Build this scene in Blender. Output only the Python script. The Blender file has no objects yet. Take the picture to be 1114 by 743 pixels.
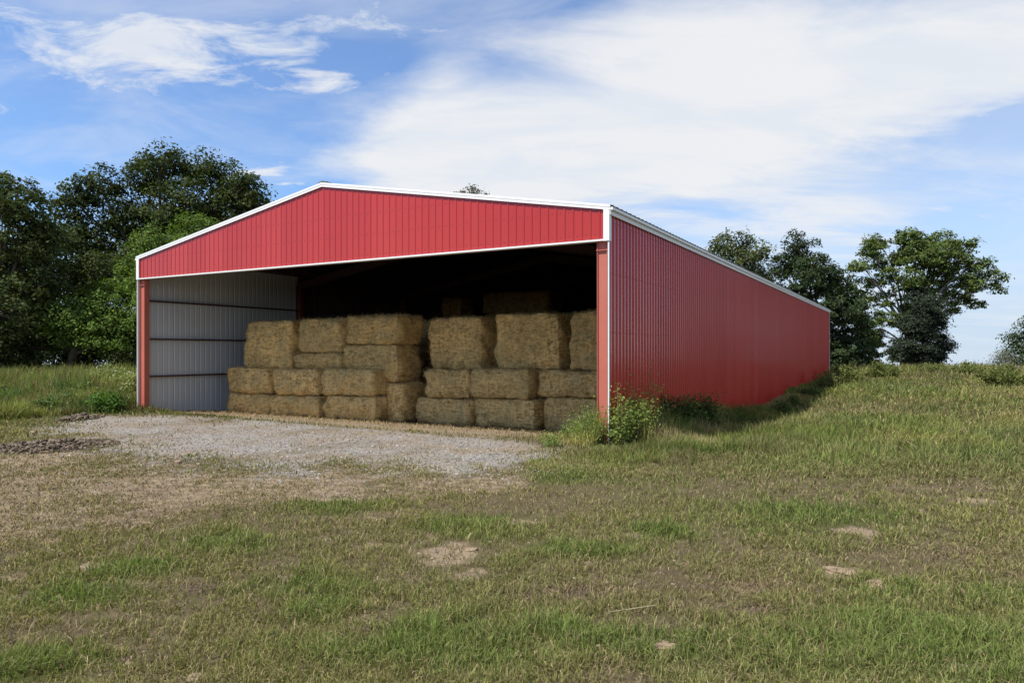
import bpy, math, random
import numpy as np
R = math.radians
rng = np.random.default_rng(7)
random.seed(7)
scene = bpy.context.scene
COL = scene.collection

# ------------------------------------------------------------------ camera model of the photograph
FP, CX, CY = 768.0, 557.0, 382.0
S = 1.36
CAMH = 1.6 * S
XR, YR = 1.68 * S, 12.288 * S                    # right front corner of the barn
DX, DY = 0.497, 0.868                            # barn depth direction
W, L, H, HB, APEX = 18.36, 48.8, 5.53, 4.80, 7.13
BROT = math.atan2(-DX, DY)

def w2l(X, Y):                                   # world -> barn local (x across, 0 at right wall, y = depth)
    a, b = X - XR, Y - YR
    return a * DY - b * DX, a * DX + b * DY
def l2w(x, y):
    return XR + x * DY + y * DX, YR - x * DX + y * DY

def _h(ix, iy, s):
    n = (ix.astype(np.int64) * 374761393 + iy.astype(np.int64) * 668265263 + s * 1442695041) & 0x7fffffff
    n = ((n ^ (n >> 13)) * 1274126177) & 0x7fffffff
    return ((n ^ (n >> 16)) & 0xffff) / 65535.0
def vnoise(x, y, s=0):
    x = np.asarray(x, float); y = np.asarray(y, float)
    ix, iy = np.floor(x), np.floor(y); fx, fy = x - ix, y - iy
    fx = fx * fx * (3 - 2 * fx); fy = fy * fy * (3 - 2 * fy)
    a, b = _h(ix, iy, s), _h(ix + 1, iy, s); c, d = _h(ix, iy + 1, s), _h(ix + 1, iy + 1, s)
    return (a * (1 - fx) + b * fx) * (1 - fy) + (c * (1 - fx) + d * fx) * fy
def fbm(x, y, s=0, o=4):
    t, a, n = 0, 1, 0
    for k in range(o):
        t = t + a * vnoise(np.asarray(x) * 2 ** k, np.asarray(y) * 2 ** k, s + k * 17); n += a; a *= .5
    return t / n
def sst(a, b, x):
    t = np.clip((x - a) / (b - a), 0, 1); return t * t * (3 - 2 * t)

def gz(X, Y):                                    # terrain height
    X = np.asarray(X, float); Y = np.asarray(Y, float)
    lx, ly = w2l(X, Y)
    side = sst(-W - 4, -W, lx) * sst(4.0, 0.2, lx)
    z = -0.075 * np.clip(ly, 0, 4.5) * side * sst(60, 50, ly)
    ditch = np.exp(-((ly - 15) / 9.0) ** 2) * sst(5.5, 0.3, lx) * sst(-1.5, 0.0, lx)
    z = z - 0.42 * ditch
    rise = 0.15 * np.exp(-((ly - 47) / 9.0) ** 2) * sst(-1, 1, lx) * sst(60, 15, lx)
    z = z + rise
    r = np.hypot(X, Y)
    z = z - np.clip(r - 98, 0, None) * 0.03
    z = z + 0.10 * (fbm(X / 9, Y / 9, 3) - .5) * sst(6, 20, r) * sst(-0.5, 4, np.maximum(lx, -lx - W))
    z = z + 0.05 * (fbm(X / 1.3, Y / 1.3, 5, 3) - .5) * sst(30, 14, r) * sst(0, -1.5, ly)
    return z
def at(x, y, Z):                                 # photo pixel + distance -> place
    return np.array([(x - CX) / FP * Z, Z, CAMH - (y - CY) / FP * Z])
def grd(x, y):                                   # photo pixel -> place on the terrain
    x = np.asarray(x, float); y = np.asarray(y, float); g = np.zeros_like(x + y)
    for _ in range(6):
        Z = FP * (CAMH - g) / np.maximum(y - CY, 4); X = (x - CX) / FP * Z; g = .3 * g + .7 * gz(X, Z)
    return X, Z, gz(X, Z)
def lpx(x, v):                                   # photo column at barn depth v -> barn local x
    r = (x - CX) / FP
    # XR + lx*DY + v*DX = r (YR - lx*DX + v*DY)
    return (r * (YR + v * DY) - XR - v * DX) / (DY + r * DX)
def lpz(y, lx, v):
    Z = YR - lx * DX + v * DY
    return CAMH - (y - CY) * Z / FP

def poly_world(pts):
    return np.array([[float(a) for a in grd(x, y)[:2]] for x, y in pts])
def sdf(X, Y, poly):                             # >0 inside
    d = np.full(X.shape, 1e9); ins = np.zeros(X.shape, bool); n = len(poly)
    for i in range(n):
        ax, ay = poly[i]; bx, by = poly[(i + 1) % n]
        t = np.clip(((X - ax) * (bx - ax) + (Y - ay) * (by - ay)) / ((bx - ax) ** 2 + (by - ay) ** 2 + 1e-9), 0, 1)
        d = np.minimum(d, np.hypot(X - ax - t * (bx - ax), Y - ay - t * (by - ay)))
        c = ((ay > Y) != (by > Y)) & (X < (bx - ax) * (Y - ay) / (by - ay + 1e-12) + ax)
        ins ^= c
    return np.where(ins, d, -d)

# ------------------------------------------------------------------ object helpers
def tag(o, label=None, cat=None, group=None, kind=None):
    if label: o['label'] = label
    if cat: o['category'] = cat
    if group: o['group'] = group
    if kind: o['kind'] = kind
    return o
def empty(name, loc=(0, 0, 0), rz=0.0):
    o = bpy.data.objects.new(name, None); COL.objects.link(o)
    o.location = loc; o.rotation_euler = (0, 0, rz); o.empty_display_size = .3
    return o
def mesh(name, V, F, mat, parent=None, col=None, smooth=False, attrs=None):
    """V (n,3); F list of (m,k) index arrays"""
    me = bpy.data.meshes.new(name)
    V = np.ascontiguousarray(V, np.float32)
    me.vertices.add(len(V)); me.vertices.foreach_set('co', V.ravel())
    F = [np.asarray(f, np.int32) for f in F if len(f)]
    loops = np.concatenate([f.ravel() for f in F]); tot = np.concatenate([np.full(len(f), f.shape[1], np.int32) for f in F])
    start = np.concatenate([[0], np.cumsum(tot)[:-1]]).astype(np.int32)
    me.loops.add(len(loops)); me.loops.foreach_set('vertex_index', loops)
    me.polygons.add(len(tot)); me.polygons.foreach_set('loop_start', start)
    try: me.polygons.foreach_set('loop_total', tot)
    except Exception: pass
    me.update(calc_edges=True)
    me.validate(verbose=False)
    me.polygons.foreach_set('use_smooth', np.full(len(me.polygons), bool(smooth)))
    if col is not None:
        a = me.attributes.new('col', 'FLOAT_COLOR', 'POINT')
        c = np.ones((len(V), 4), np.float32); c[:, :3] = col; a.data.foreach_set('color', c.ravel())
    for k, v in (attrs or {}).items():
        a = me.attributes.new(k, 'FLOAT', 'POINT'); a.data.foreach_set('value', np.ascontiguousarray(v, np.float32))
    me.materials.append(mat)
    o = bpy.data.objects.new(name, me); COL.objects.link(o)
    if parent is not None: o.parent = parent
    return o
class MB:
    def __init__(s): s.v, s.f, s.c, s.n = [], [], [], 0
    def add(s, V, F, C=None):
        V = np.asarray(V, float)
        s.v.append(V); s.f += [np.asarray(f) + s.n for f in F]; s.n += len(V)
        s.c.append(np.broadcast_to(np.array(C if C is not None else (1, 1, 1), float), (len(V), 3)))
    def hexa(s, c8, C=None):                     # 8 corners: bottom 4 ccw, top 4 ccw
        s.add(c8, [np.array([[3, 2, 1, 0], [4, 5, 6, 7], [0, 1, 5, 4], [1, 2, 6, 5], [2, 3, 7, 6], [3, 0, 4, 7]])], C)
    def box(s, x0, x1, y0, y1, z0, z1, C=None):
        s.hexa([(x0, y0, z0), (x1, y0, z0), (x1, y1, z0), (x0, y1, z0), (x0, y0, z1), (x1, y0, z1), (x1, y1, z1), (x0, y1, z1)], C)
    def tube(s, P, rad, sides=7, C=None):
        P = np.asarray(P, float); n = len(P); rad = np.broadcast_to(np.asarray(rad, float), (n,))
        T = np.gradient(P, axis=0); T /= np.linalg.norm(T, axis=1)[:, None] + 1e-9
        ref = np.where(np.abs(T[:, 2:3]) > .9, np.array([[1., 0, 0]]), np.array([[0, 0, 1.]]))
        A = np.cross(T, ref); A /= np.linalg.norm(A, axis=1)[:, None] + 1e-9; B = np.cross(T, A)
        th = np.arange(sides) / sides * 2 * np.pi
        V = (P[:, None] + rad[:, None, None] * (np.cos(th)[None, :, None] * A[:, None] + np.sin(th)[None, :, None] * B[:, None])).reshape(-1, 3)
        i = np.arange(n - 1)[:, None] * sides; j = np.arange(sides)[None]; k = (j + 1) % sides
        F = np.stack([i + j, i + k, i + sides + k, i + sides + j], -1).reshape(-1, 4)
        cap = [np.arange(sides)[None, ::-1], (np.arange(sides) + (n - 1) * sides)[None]]
        s.add(V, [F] + cap, C)
    def build(s, name, mat, parent=None, smooth=False, color=False):
        return mesh(name, np.concatenate(s.v), s.f, mat, parent, np.concatenate(s.c) if color else None, smooth)

# ------------------------------------------------------------------ materials
def material(name):
    m = bpy.data.materials.new(name); m.use_nodes = True
    nt = m.node_tree; nt.nodes.clear()
    return m, nt
def nd(nt, typ, ins=None, **props):
    n = nt.nodes.new(typ)
    for k, v in props.items(): setattr(n, k, v)
    for k, v in (ins or {}).items():
        if isinstance(v, bpy.types.NodeSocket): nt.links.new(v, n.inputs[k])
        else: n.inputs[k].default_value = v
    return n
def mth(nt, op, a, b=0.0, c=0.0, clamp=False):
    n = nd(nt, 'ShaderNodeMath', {0: a, 1: b, 2: c}, operation=op); n.use_clamp = clamp
    return n.outputs[0]
def mixc(nt, f, a, b, mode='MIX'):
    n = nd(nt, 'ShaderNodeMix', {0: f, 6: a, 7: b}, data_type='RGBA', blend_type=mode)
    return n.outputs[2]
def noise(nt, vec, scale, detail=4.0, rough=.6, out=0, dist=0.0):
    n = nd(nt, 'ShaderNodeTexNoise', {'Scale': scale, 'Detail': detail, 'Roughness': rough, 'Distortion': dist})
    if vec is not None: nt.links.new(vec, n.inputs['Vector'])
    return n.outputs[out]
def ramp(nt, f, a, b, lo=0.0, hi=1.0):
    n = nd(nt, 'ShaderNodeMapRange', {0: f, 1: a, 2: b, 3: lo, 4: hi}, interpolation_type='SMOOTHSTEP')
    return n.outputs[0]
def finish(nt, bsdf, bump=None):
    out = nd(nt, 'ShaderNodeOutputMaterial', {0: bsdf})
def C4(c): return (c[0], c[1], c[2], 1.0)

def painted(name, col, rough=.4, var=.12, coat=0.0, dirt=0.0, dirtcol=(.25, .2, .15), wob=0.0, metal=0.0, spec=.5, sheets=False):
    m, nt = material(name)
    tc = nd(nt, 'ShaderNodeTexCoord'); ob = tc.outputs['Object']
    n1 = noise(nt, ob, .9, 5); n2 = noise(nt, ob, 14, 3)
    f = mth(nt, 'ADD', mth(nt, 'MULTIPLY', n1, .7), mth(nt, 'MULTIPLY', n2, .3))
    c = mixc(nt, f, C4([k * (1 - var) for k in col]), C4([min(1, k * (1 + var)) for k in col]))
    if sheets:                                   # each 36 inch sheet weathered a little differently
        sx_ = nd(nt, 'ShaderNodeSeparateXYZ', {0: ob}).outputs
        k_ = mth(nt, 'FLOOR', mth(nt, 'DIVIDE', mth(nt, 'ADD', sx_[0], sx_[1]), .9144))
        wn = nd(nt, 'ShaderNodeTexWhiteNoise', {'W': k_}, noise_dimensions='1D').outputs[0]
        c = mixc(nt, 1.0, c, nd(nt, 'ShaderNodeCombineColor', {0: ramp(nt, wn, 0, 1, .95, 1.05), 1: ramp(nt, wn, 0, 1, .88, 1.13), 2: ramp(nt, wn, 0, 1, .88, 1.13)}).outputs[0], 'MULTIPLY')
    if dirt > 0:
        mp = nd(nt, 'ShaderNodeMapping', {0: ob, 'Scale': (9, 9, .5)})
        st = ramp(nt, noise(nt, mp.outputs[0], 1.2, 5), .52, .8)
        c = mixc(nt, mth(nt, 'MULTIPLY', st, dirt), c, C4(dirtcol))
    b = nd(nt, 'ShaderNodeBsdfPrincipled', {'Base Color': c, 'Roughness': ramp(nt, n1, .3, .7, rough * .85, rough * 1.15), 'Metallic': metal,
                                            'Coat Weight': coat, 'Coat Roughness': .12, 'Specular IOR Level': spec})
    if wob:
        mp = nd(nt, 'ShaderNodeMapping', {0: ob, 'Scale': (1, 1, .35)})
        bp = nd(nt, 'ShaderNodeBump', {'Strength': wob, 'Distance': .02, 'Height': noise(nt, mp.outputs[0], 2.2, 2)})
        nt.links.new(bp.outputs[0], b.inputs['Normal'])
    finish(nt, b.outputs[0]); return m

def leafmat(name, transl=.3, rough=.6, spec=.25, hue=0.0):
    m, nt = material(name)
    a = nd(nt, 'ShaderNodeAttribute', attribute_name='col')
    c = a.outputs['Color']
    b = nd(nt, 'ShaderNodeBsdfPrincipled', {'Base Color': c, 'Roughness': rough, 'Specular IOR Level': spec})
    tcol = mixc(nt, 1.0, c, (1.25, 1.35, .55, 1), 'MULTIPLY')
    t = nd(nt, 'ShaderNodeBsdfTranslucent', {'Color': tcol})
    mx = nd(nt, 'ShaderNodeMixShader', {0: transl, 1: b.outputs[0], 2: t.outputs[0]})
    finish(nt, mx.outputs[0]); return m

def barkmat(name, col):
    m, nt = material(name)
    tc = nd(nt, 'ShaderNodeTexCoord')
    mp = nd(nt, 'ShaderNodeMapping', {0: tc.outputs['Object'], 'Scale': (6, 6, 1.2)})
    n = noise(nt, mp.outputs[0], 2.0, 6)
    c = mixc(nt, n, C4([k * .5 for k in col]), C4([k * 1.4 for k in col]))
    b = nd(nt, 'ShaderNodeBsdfPrincipled', {'Base Color': c, 'Roughness': .9, 'Specular IOR Level': .1})
    bp = nd(nt, 'ShaderNodeBump', {'Strength': .6, 'Distance': .05, 'Height': n}); nt.links.new(bp.outputs[0], b.inputs['Normal'])
    finish(nt, b.outputs[0]); return m

RED = (.41, .032, .025)
M = {}
M['red'] = painted('red_painted_steel', RED, .20, .05, 0, .05, (.33, .05, .045), .08, 0, .42, sheets=True)
M['white'] = painted('white_trim_paint', (.74, .74, .725), .5, .05, 0, .12, (.5, .48, .42))
M['galv'] = painted('galvanised_liner', (.56, .58, .60), .5, .05, 0, .12, (.62, .62, .62), .1, .1)
M['iron'] = painted('red_oxide_steel', (.43, .115, .078), .55, .16, 0, .3, (.25, .09, .06))
M['iron_shaded'] = painted('shaded_red_oxide_steel', (.16, .05, .04), .6, .12)  # inner columns: same red oxide, interior shade painted into the colour
M['screw'] = painted('faded_red_screw', (.24, .03, .03), .5, .05)
M['dark'] = painted('primer_backside_with_shade', (.07, .04, .038), .6, .12)  # dark sheet backs, also painted dark to deepen the shade inside
M['iron_deep_shade'] = painted('deep_shade_red_oxide', (.065, .026, .024), .6, .15)  # rafters, purlins, girts: red oxide darkened to stand in for shade
M['roof'] = painted('dark_roof_steel', (.10, .12, .12), .5, .1)
M['underside'] = painted('roof_underside', (.06, .055, .055), .7, .08)  # bare steel darkened so the ceiling reads as deep shade
M['leaf'] = leafmat('tree_leaf', .22, .8, .1)
M['blade'] = leafmat('grass_blade', .30, .75, .12)
M['straw'] = leafmat('dry_straw', .1, .8, .1)
M['bark'] = barkmat('tree_bark', (.11, .09, .07))
M['paleBark'] = barkmat('pale_bark', (.30, .28, .25))
M['stalk'] = leafmat('weed_stalk', .1)

def rockmat(name, a, b, sc=9):
    m, nt = material(name)
    tc = nd(nt, 'ShaderNodeTexCoord')
    n = noise(nt, tc.outputs['Object'], sc, 6, .65)
    c = mixc(nt, ramp(nt, n, .3, .7), C4(a), C4(b))
    p = nd(nt, 'ShaderNodeBsdfPrincipled', {'Base Color': c, 'Roughness': .9, 'Specular IOR Level': .15})
    bp = nd(nt, 'ShaderNodeBump', {'Strength': .5, 'Distance': .02, 'Height': n}); nt.links.new(bp.outputs[0], p.inputs['Normal'])
    finish(nt, p.outputs[0]); return m
M['rock'] = rockmat('sandstone', (.17, .12, .08), (.32, .24, .17))
m, nt = material('gravel_stone')
a = nd(nt, 'ShaderNodeAttribute', attribute_name='col')
finish(nt, nd(nt, 'ShaderNodeBsdfPrincipled', {'Base Color': a.outputs['Color'], 'Roughness': .85, 'Specular IOR Level': .2}).outputs[0])
M['gravel'] = m

# baled hay
m, nt = material('baled_hay')
tc = nd(nt, 'ShaderNodeTexCoord'); oi = nd(nt, 'ShaderNodeObjectInfo')
off = nd(nt, 'ShaderNodeVectorMath', {0: tc.outputs['Object'], 1: oi.outputs['Location']}, operation='ADD').outputs[0]
mp1 = nd(nt, 'ShaderNodeMapping', {0: off, 'Scale': (1, 1, 2.6)}); mp2 = nd(nt, 'ShaderNodeMapping', {0: off, 'Scale': (4.5, 2, 1)})
n1 = noise(nt, mp1.outputs[0], 5.0, 4, .55, dist=.8); n2 = noise(nt, mp2.outputs[0], 2.6, 4, .6, dist=.6)
n3 = noise(nt, off, 1.1, 4); n4 = noise(nt, off, 30, 4, .65)
f = mth(nt, 'ADD', mth(nt, 'MULTIPLY', n1, .45), mth(nt, 'ADD', mth(nt, 'MULTIPLY', n2, .25), mth(nt, 'MULTIPLY', n4, .3)))
c = mixc(nt, ramp(nt, f, .36, .58), (.21, .112, .034, 1), (.97, .64, .255, 1))
c = mixc(nt, ramp(nt, n3, .35, .75, 0, .55), c, (.42, .30, .13, 1))
c = mixc(nt, mth(nt, 'MULTIPLY', oi.outputs['Random'], .35), c, (.36, .28, .13, 1))
b = nd(nt, 'ShaderNodeBsdfPrincipled', {'Base Color': c, 'Roughness': .95, 'Specular IOR Level': .05})
bp = nd(nt, 'ShaderNodeBump', {'Strength': 1.0, 'Distance': .06, 'Height': f}); nt.links.new(bp.outputs[0], b.inputs['Normal'])
finish(nt, b.outputs[0]); M['hay'] = m

# ground
m, nt = material('field_ground')
geo = nd(nt, 'ShaderNodeNewGeometry'); pos = geo.outputs['Position']
def att(n): return nd(nt, 'ShaderNodeAttribute', attribute_name=n).outputs['Fac']
na = noise(nt, pos, .6, 6, .65); nb = noise(nt, pos, 4.5, 6, .7); nc = noise(nt, pos, 34, 4, .7); ne = noise(nt, pos, 120, 2, .6)
jit = mth(nt, 'MULTIPLY', mth(nt, 'SUBTRACT', nb, .5), .9)
def msk(n): return ramp(nt, mth(nt, 'ADD', att(n), jit), .25, .75)
soil = mixc(nt, nc, (.045, .034, .022, 1), (.15, .115, .072, 1))
thatch = mixc(nt, nc, (.045, .042, .018, 1), (.16, .135, .068, 1))
c = mixc(nt, ramp(nt, nb, .35, .65), thatch, soil)
green = mixc(nt, nc, (0.034, 0.043, 0.012, 1), (0.093, 0.099, 0.031, 1))
c = mixc(nt, msk('lush'), c, green)
dry = mixc(nt, ramp(nt, mth(nt, 'ADD', mth(nt, 'MULTIPLY', nc, .4), mth(nt, 'MULTIPLY', nb, .6)), .37, .63), (.105, .078, .050, 1), (.30, .235, .155, 1))
c = mixc(nt, msk('dry'), c, dry)
sand = mixc(nt, nc, (0.211, 0.155, 0.105, 1), (0.322, 0.254, 0.180, 1))
c = mixc(nt, mth(nt, 'MULTIPLY', ramp(nt, mth(nt, 'ADD', att('sand'), mth(nt, 'MULTIPLY', jit, 1.5)), .2, .95), .85), c, sand)
mulch = mixc(nt, nc, (0.062, 0.041, 0.031, 1), (0.143, 0.102, 0.077, 1))
c = mixc(nt, msk('mulch'), c, mulch)
grav = mixc(nt, nc, (0.124, 0.112, 0.099, 1), (0.291, 0.267, 0.239, 1)); grav = mixc(nt, ramp(nt, ne, .3, .75, 0, .5), grav, (0.341, 0.329, 0.310, 1))
grav = mixc(nt, ramp(nt, na, .40, .60, 0, .75), grav, (0.205, 0.158, 0.112, 1))
c = mixc(nt, msk('gravel'), c, grav)
b = nd(nt, 'ShaderNodeBsdfPrincipled', {'Base Color': c, 'Roughness': .95, 'Specular IOR Level': .08})
hh = mth(nt, 'ADD', mth(nt, 'MULTIPLY', nb, .5), mth(nt, 'ADD', mth(nt, 'MULTIPLY', nc, .35), mth(nt, 'MULTIPLY', ne, .15)))
bp = nd(nt, 'ShaderNodeBump', {'Strength': .8, 'Distance': .06, 'Height': hh}); nt.links.new(bp.outputs[0], b.inputs['Normal'])
finish(nt, b.outputs[0]); M['ground'] = m

# ------------------------------------------------------------------ ground masks
P_grav = poly_world([(45, 466), (90, 455), (160, 452), (250, 452), (330, 459), (420, 462), (500, 468), (540, 476), (600, 480), (655, 484), (600, 492),
                     (560, 508), (520, 516), (440, 514), (380, 505), (320, 512), (230, 508), (150, 496), (100, 482)])
P_tan = poly_world([(200, 450), (250, 449), (300, 452), (450, 456), (590, 462), (645, 468), (640, 480), (590, 481), (500, 478), (440, 470), (330, 462)])
P_dry = poly_world([(-200, 486), (-20, 490), (90, 482), (200, 490), (330, 500), (440, 508), (560, 512), (600, 528), (540, 540), (450, 536), (400, 530),
                    (320, 545), (260, 560), (200, 572), (100, 580), (0, 600), (-200, 600)])
P_sand1 = poly_world([(250, 512), (330, 508), (420, 520), (430, 534), (340, 545), (290, 535)])
sr = random.Random(5)
sandb = [(sr.gauss(470, 55), sr.gauss(604, 10), sr.uniform(10, 26), sr.uniform(2.2, 5)) for _ in range(16)] + [(sr.uniform(0, 1114), sr.uniform(555, 735), sr.uniform(6, 22), sr.uniform(1.6, 5)) for _ in range(48)] + [
         (925, 621, 26, 4), (945, 638, 25, 4), (1030, 514, 30, 2.2), (1000, 518, 16, 2), (1020, 527, 20, 3), (1060, 544, 25, 3),
         (915, 577, 10, 3), (500, 600, 25, 5), (190, 738, 35, 6), (15, 706, 22, 5), (213, 697, 12, 5), (720, 706, 14, 5), (90, 556, 30, 4), (320, 563, 20, 4), (10, 630, 25, 5),
         (250, 610, 14, 2), (660, 704, 45, 3), (590, 568, 30, 3), (300, 720, 18, 4), (640, 612, 10, 3), (745, 612, 12, 3), (590, 700, 20, 3)]
mulchb = [(640, 645, 100, 12), (720, 640, 50, 9), (30, 690, 50, 9), (380, 690, 30, 6), (820, 665, 40, 7), (1040, 600, 40, 5), (200, 640, 40, 5), (930, 690, 40, 7)]
lushb = [(255, 588, 75, 14), (370, 553, 65, 9), (440, 705, 120, 22), (1000, 690, 150, 40), (870, 490, 90, 13), (1000, 470, 110, 20), (40, 725, 70, 20), (700, 700, 80, 16), (620, 690, 60, 12),
         (960, 640, 60, 12), (330, 640, 60, 14), (150, 620, 60, 10), (720, 580, 40, 8), (880, 560, 80, 12), (590, 520, 60, 8), (350, 665, 40, 14), (1080, 650, 70, 20), (920, 425, 80, 10), (640, 600, 50, 8),
         (90, 650, 60, 14), (500, 570, 60, 10)]
dryb = [(930, 447, 60, 4), (985, 440, 40, 4), (1095, 478, 40, 16), (1040, 530, 70, 7), (760, 502, 60, 7), (690, 506, 50, 7), (560, 545, 50, 8), (1000, 602, 60, 6), (420, 560, 40, 6), (820, 640, 50, 7)]
def blobsum(X, Y, lst, k=1.0):
    t = np.zeros(X.shape)
    for (px, py, rx, ry) in lst:
        cx, cy, _ = grd(px, py); x1 = grd(px + rx, py)[0]; y0, y1 = grd(px, py + ry)[1], grd(px, py - ry)[1]
        sx, sy = abs(x1 - cx), abs(y1 - y0) / 2
        t = np.maximum(t, np.exp(-(((X - cx) / sx) ** 2 + ((Y - cy) / sy) ** 2) * k))
    return t
def masks(X, Y):
    X = np.asarray(X, float); Y = np.asarray(Y, float)
    r = np.hypot(X, Y); lx, ly = w2l(X, Y)
    inside = (lx < .1) & (lx > -W - .1) & (ly > -.1) & (ly < L)
    nz = (fbm(X / .7, Y / .7, 11) - .5); nz2 = fbm(X / 2.2, Y / 2.2, 21) - .5
    g = sst(-1.7, 1.3, sdf(X, Y, P_grav) + nz * 2.6 + nz2 * 2.2 - .15)
    tan = sst(-.2, .5, sdf(X, Y, P_tan) + nz * .8)
    tan = np.maximum(tan, inside * 1.0)
    g = g * (1 - .85 * tan)
    dry = sst(-1.0, 1.0, sdf(X, Y, P_dry) + nz * 2.4 + nz2 * 2.2) * (1 - g) * np.clip(.8 + 1.3 * nz, .2, 1)
    dry = np.maximum(dry, blobsum(X, Y, dryb) * np.clip(.55 + 2 * nz, 0, .8))
    lane = sst(.46, .66, fbm(lx / 1.1, ly / 5, 63, 3)); g0 = g; g = g * (1 - .45 * lane)
    sand = np.maximum(sst(-.4, .4, sdf(X, Y, P_sand1) + nz * 1.5) * .45, blobsum(X, Y, sandb, .7) * (.55 + 3.4 * nz))
    sand = np.maximum(np.maximum(sand, tan * .8), .42 * lane * g0)
    mulch = blobsum(X, Y, mulchb) * (.7 + 2.0 * nz)
    lush = np.clip(blobsum(X, Y, lushb, .8) * 1.0 + nz2 * 1.3 + nz * .8 + .12, 0, 1) * (1 - .8 * dry) * (1 - g) * (1 - np.clip(sand, 0, 1))
    return dict(gravel=g, apron=g0, dry=np.clip(dry, 0, 1), sand=np.clip(sand, 0, 1) * (1 - .5 * g), mulch=np.clip(mulch, 0, 1) * (1 - g), lush=lush), inside

# ------------------------------------------------------------------ ground sheet
NA, NR = 900, 380
th = np.linspace(0, 2 * np.pi, NA, endpoint=False)
# denser in front of the camera
th = th + .55 * np.sin(th) * -1 * 0 + 0
rad = np.concatenate([[.3], np.exp(np.linspace(np.log(.8), np.log(2500), NR - 1))])
X = (rad[:, None] * np.sin(th)[None]).ravel(); Y = (rad[:, None] * np.cos(th)[None]).ravel()
Z = gz(X, Y)
mk, _ = masks(X, Y)
V = np.stack([X, Y, Z], 1); V = np.vstack([V, [[0, 0, float(gz(0, 0))]]])
i = np.arange(NR - 1)[:, None] * NA; j = np.arange(NA)[None]; k = (j + 1) % NA
F4 = np.stack([i + j, i + NA + j, i + NA + k, i + k], -1).reshape(-1, 4)
F3 = np.stack([np.full(NA, NR * NA), np.arange(NA), (np.arange(NA) + 1) % NA], -1)
o = mesh('ground', V, [F4, F3], M['ground'], smooth=True, attrs={k: np.append(v, 0) for k, v in mk.items()})
tag(o, kind='structure', label='mown farm field with worn dirt and gravel in front of the barn')

# ------------------------------------------------------------------ grass
def blades(P, length, width, az, lean, c0, c1, name, mat, parent=None, bendpow=1.0):
    n = len(P)
    d = np.stack([np.cos(az), np.sin(az), np.zeros(n)], 1)
    s = np.stack([-np.sin(az), np.cos(az), np.zeros(n)], 1)
    tw = rng.uniform(0, np.pi, n)                # facing of the blade about its own axis
    s = s * np.cos(tw)[:, None] + d * np.sin(tw)[:, None] * .9
    up = np.array([[0, 0, 1.]])
    l1 = (length * .55)[:, None]; l2 = (length * .5)[:, None]
    a1 = lean * .5; a2 = np.minimum(lean * 1.35, 1.75)
    m_ = P + l1 * (np.sin(a1)[:, None] * d + np.cos(a1)[:, None] * up)
    t_ = m_ + l2 * (np.sin(a2)[:, None] * d + np.cos(a2)[:, None] * up)
    w = width[:, None] * .5
    V = np.stack([P - s * w, P + s * w, m_ - s * w * .8, m_ + s * w * .8, t_], 1).reshape(-1, 3)
    b = np.arange(n)[:, None] * 5
    F = [b + np.array([[0, 1, 3, 2]]), b + np.array([[2, 3, 4]])]
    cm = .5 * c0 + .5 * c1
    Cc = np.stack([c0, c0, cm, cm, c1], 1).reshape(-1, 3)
    return mesh(name, V, F, mat, parent, Cc)
def lerp(a, b, t): return a + (b - a) * t[:, None]
def cA(*c): return np.array(c)[None]

def scatter(n, x0, x1, y0, y1, pw=1.0):
    x = rng.uniform(x0, x1, n); y = y0 + (y1 - y0) * rng.uniform(0, 1, n) ** pw
    return grd(x, y)
LUSH, YEL, OLIVE, DRYC, BRN = cA(.155, .205, .055), cA(.29, .27, .09), cA(.235, .215, .085), cA(.40, .32, .185), cA(.18, .13, .075)

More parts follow.
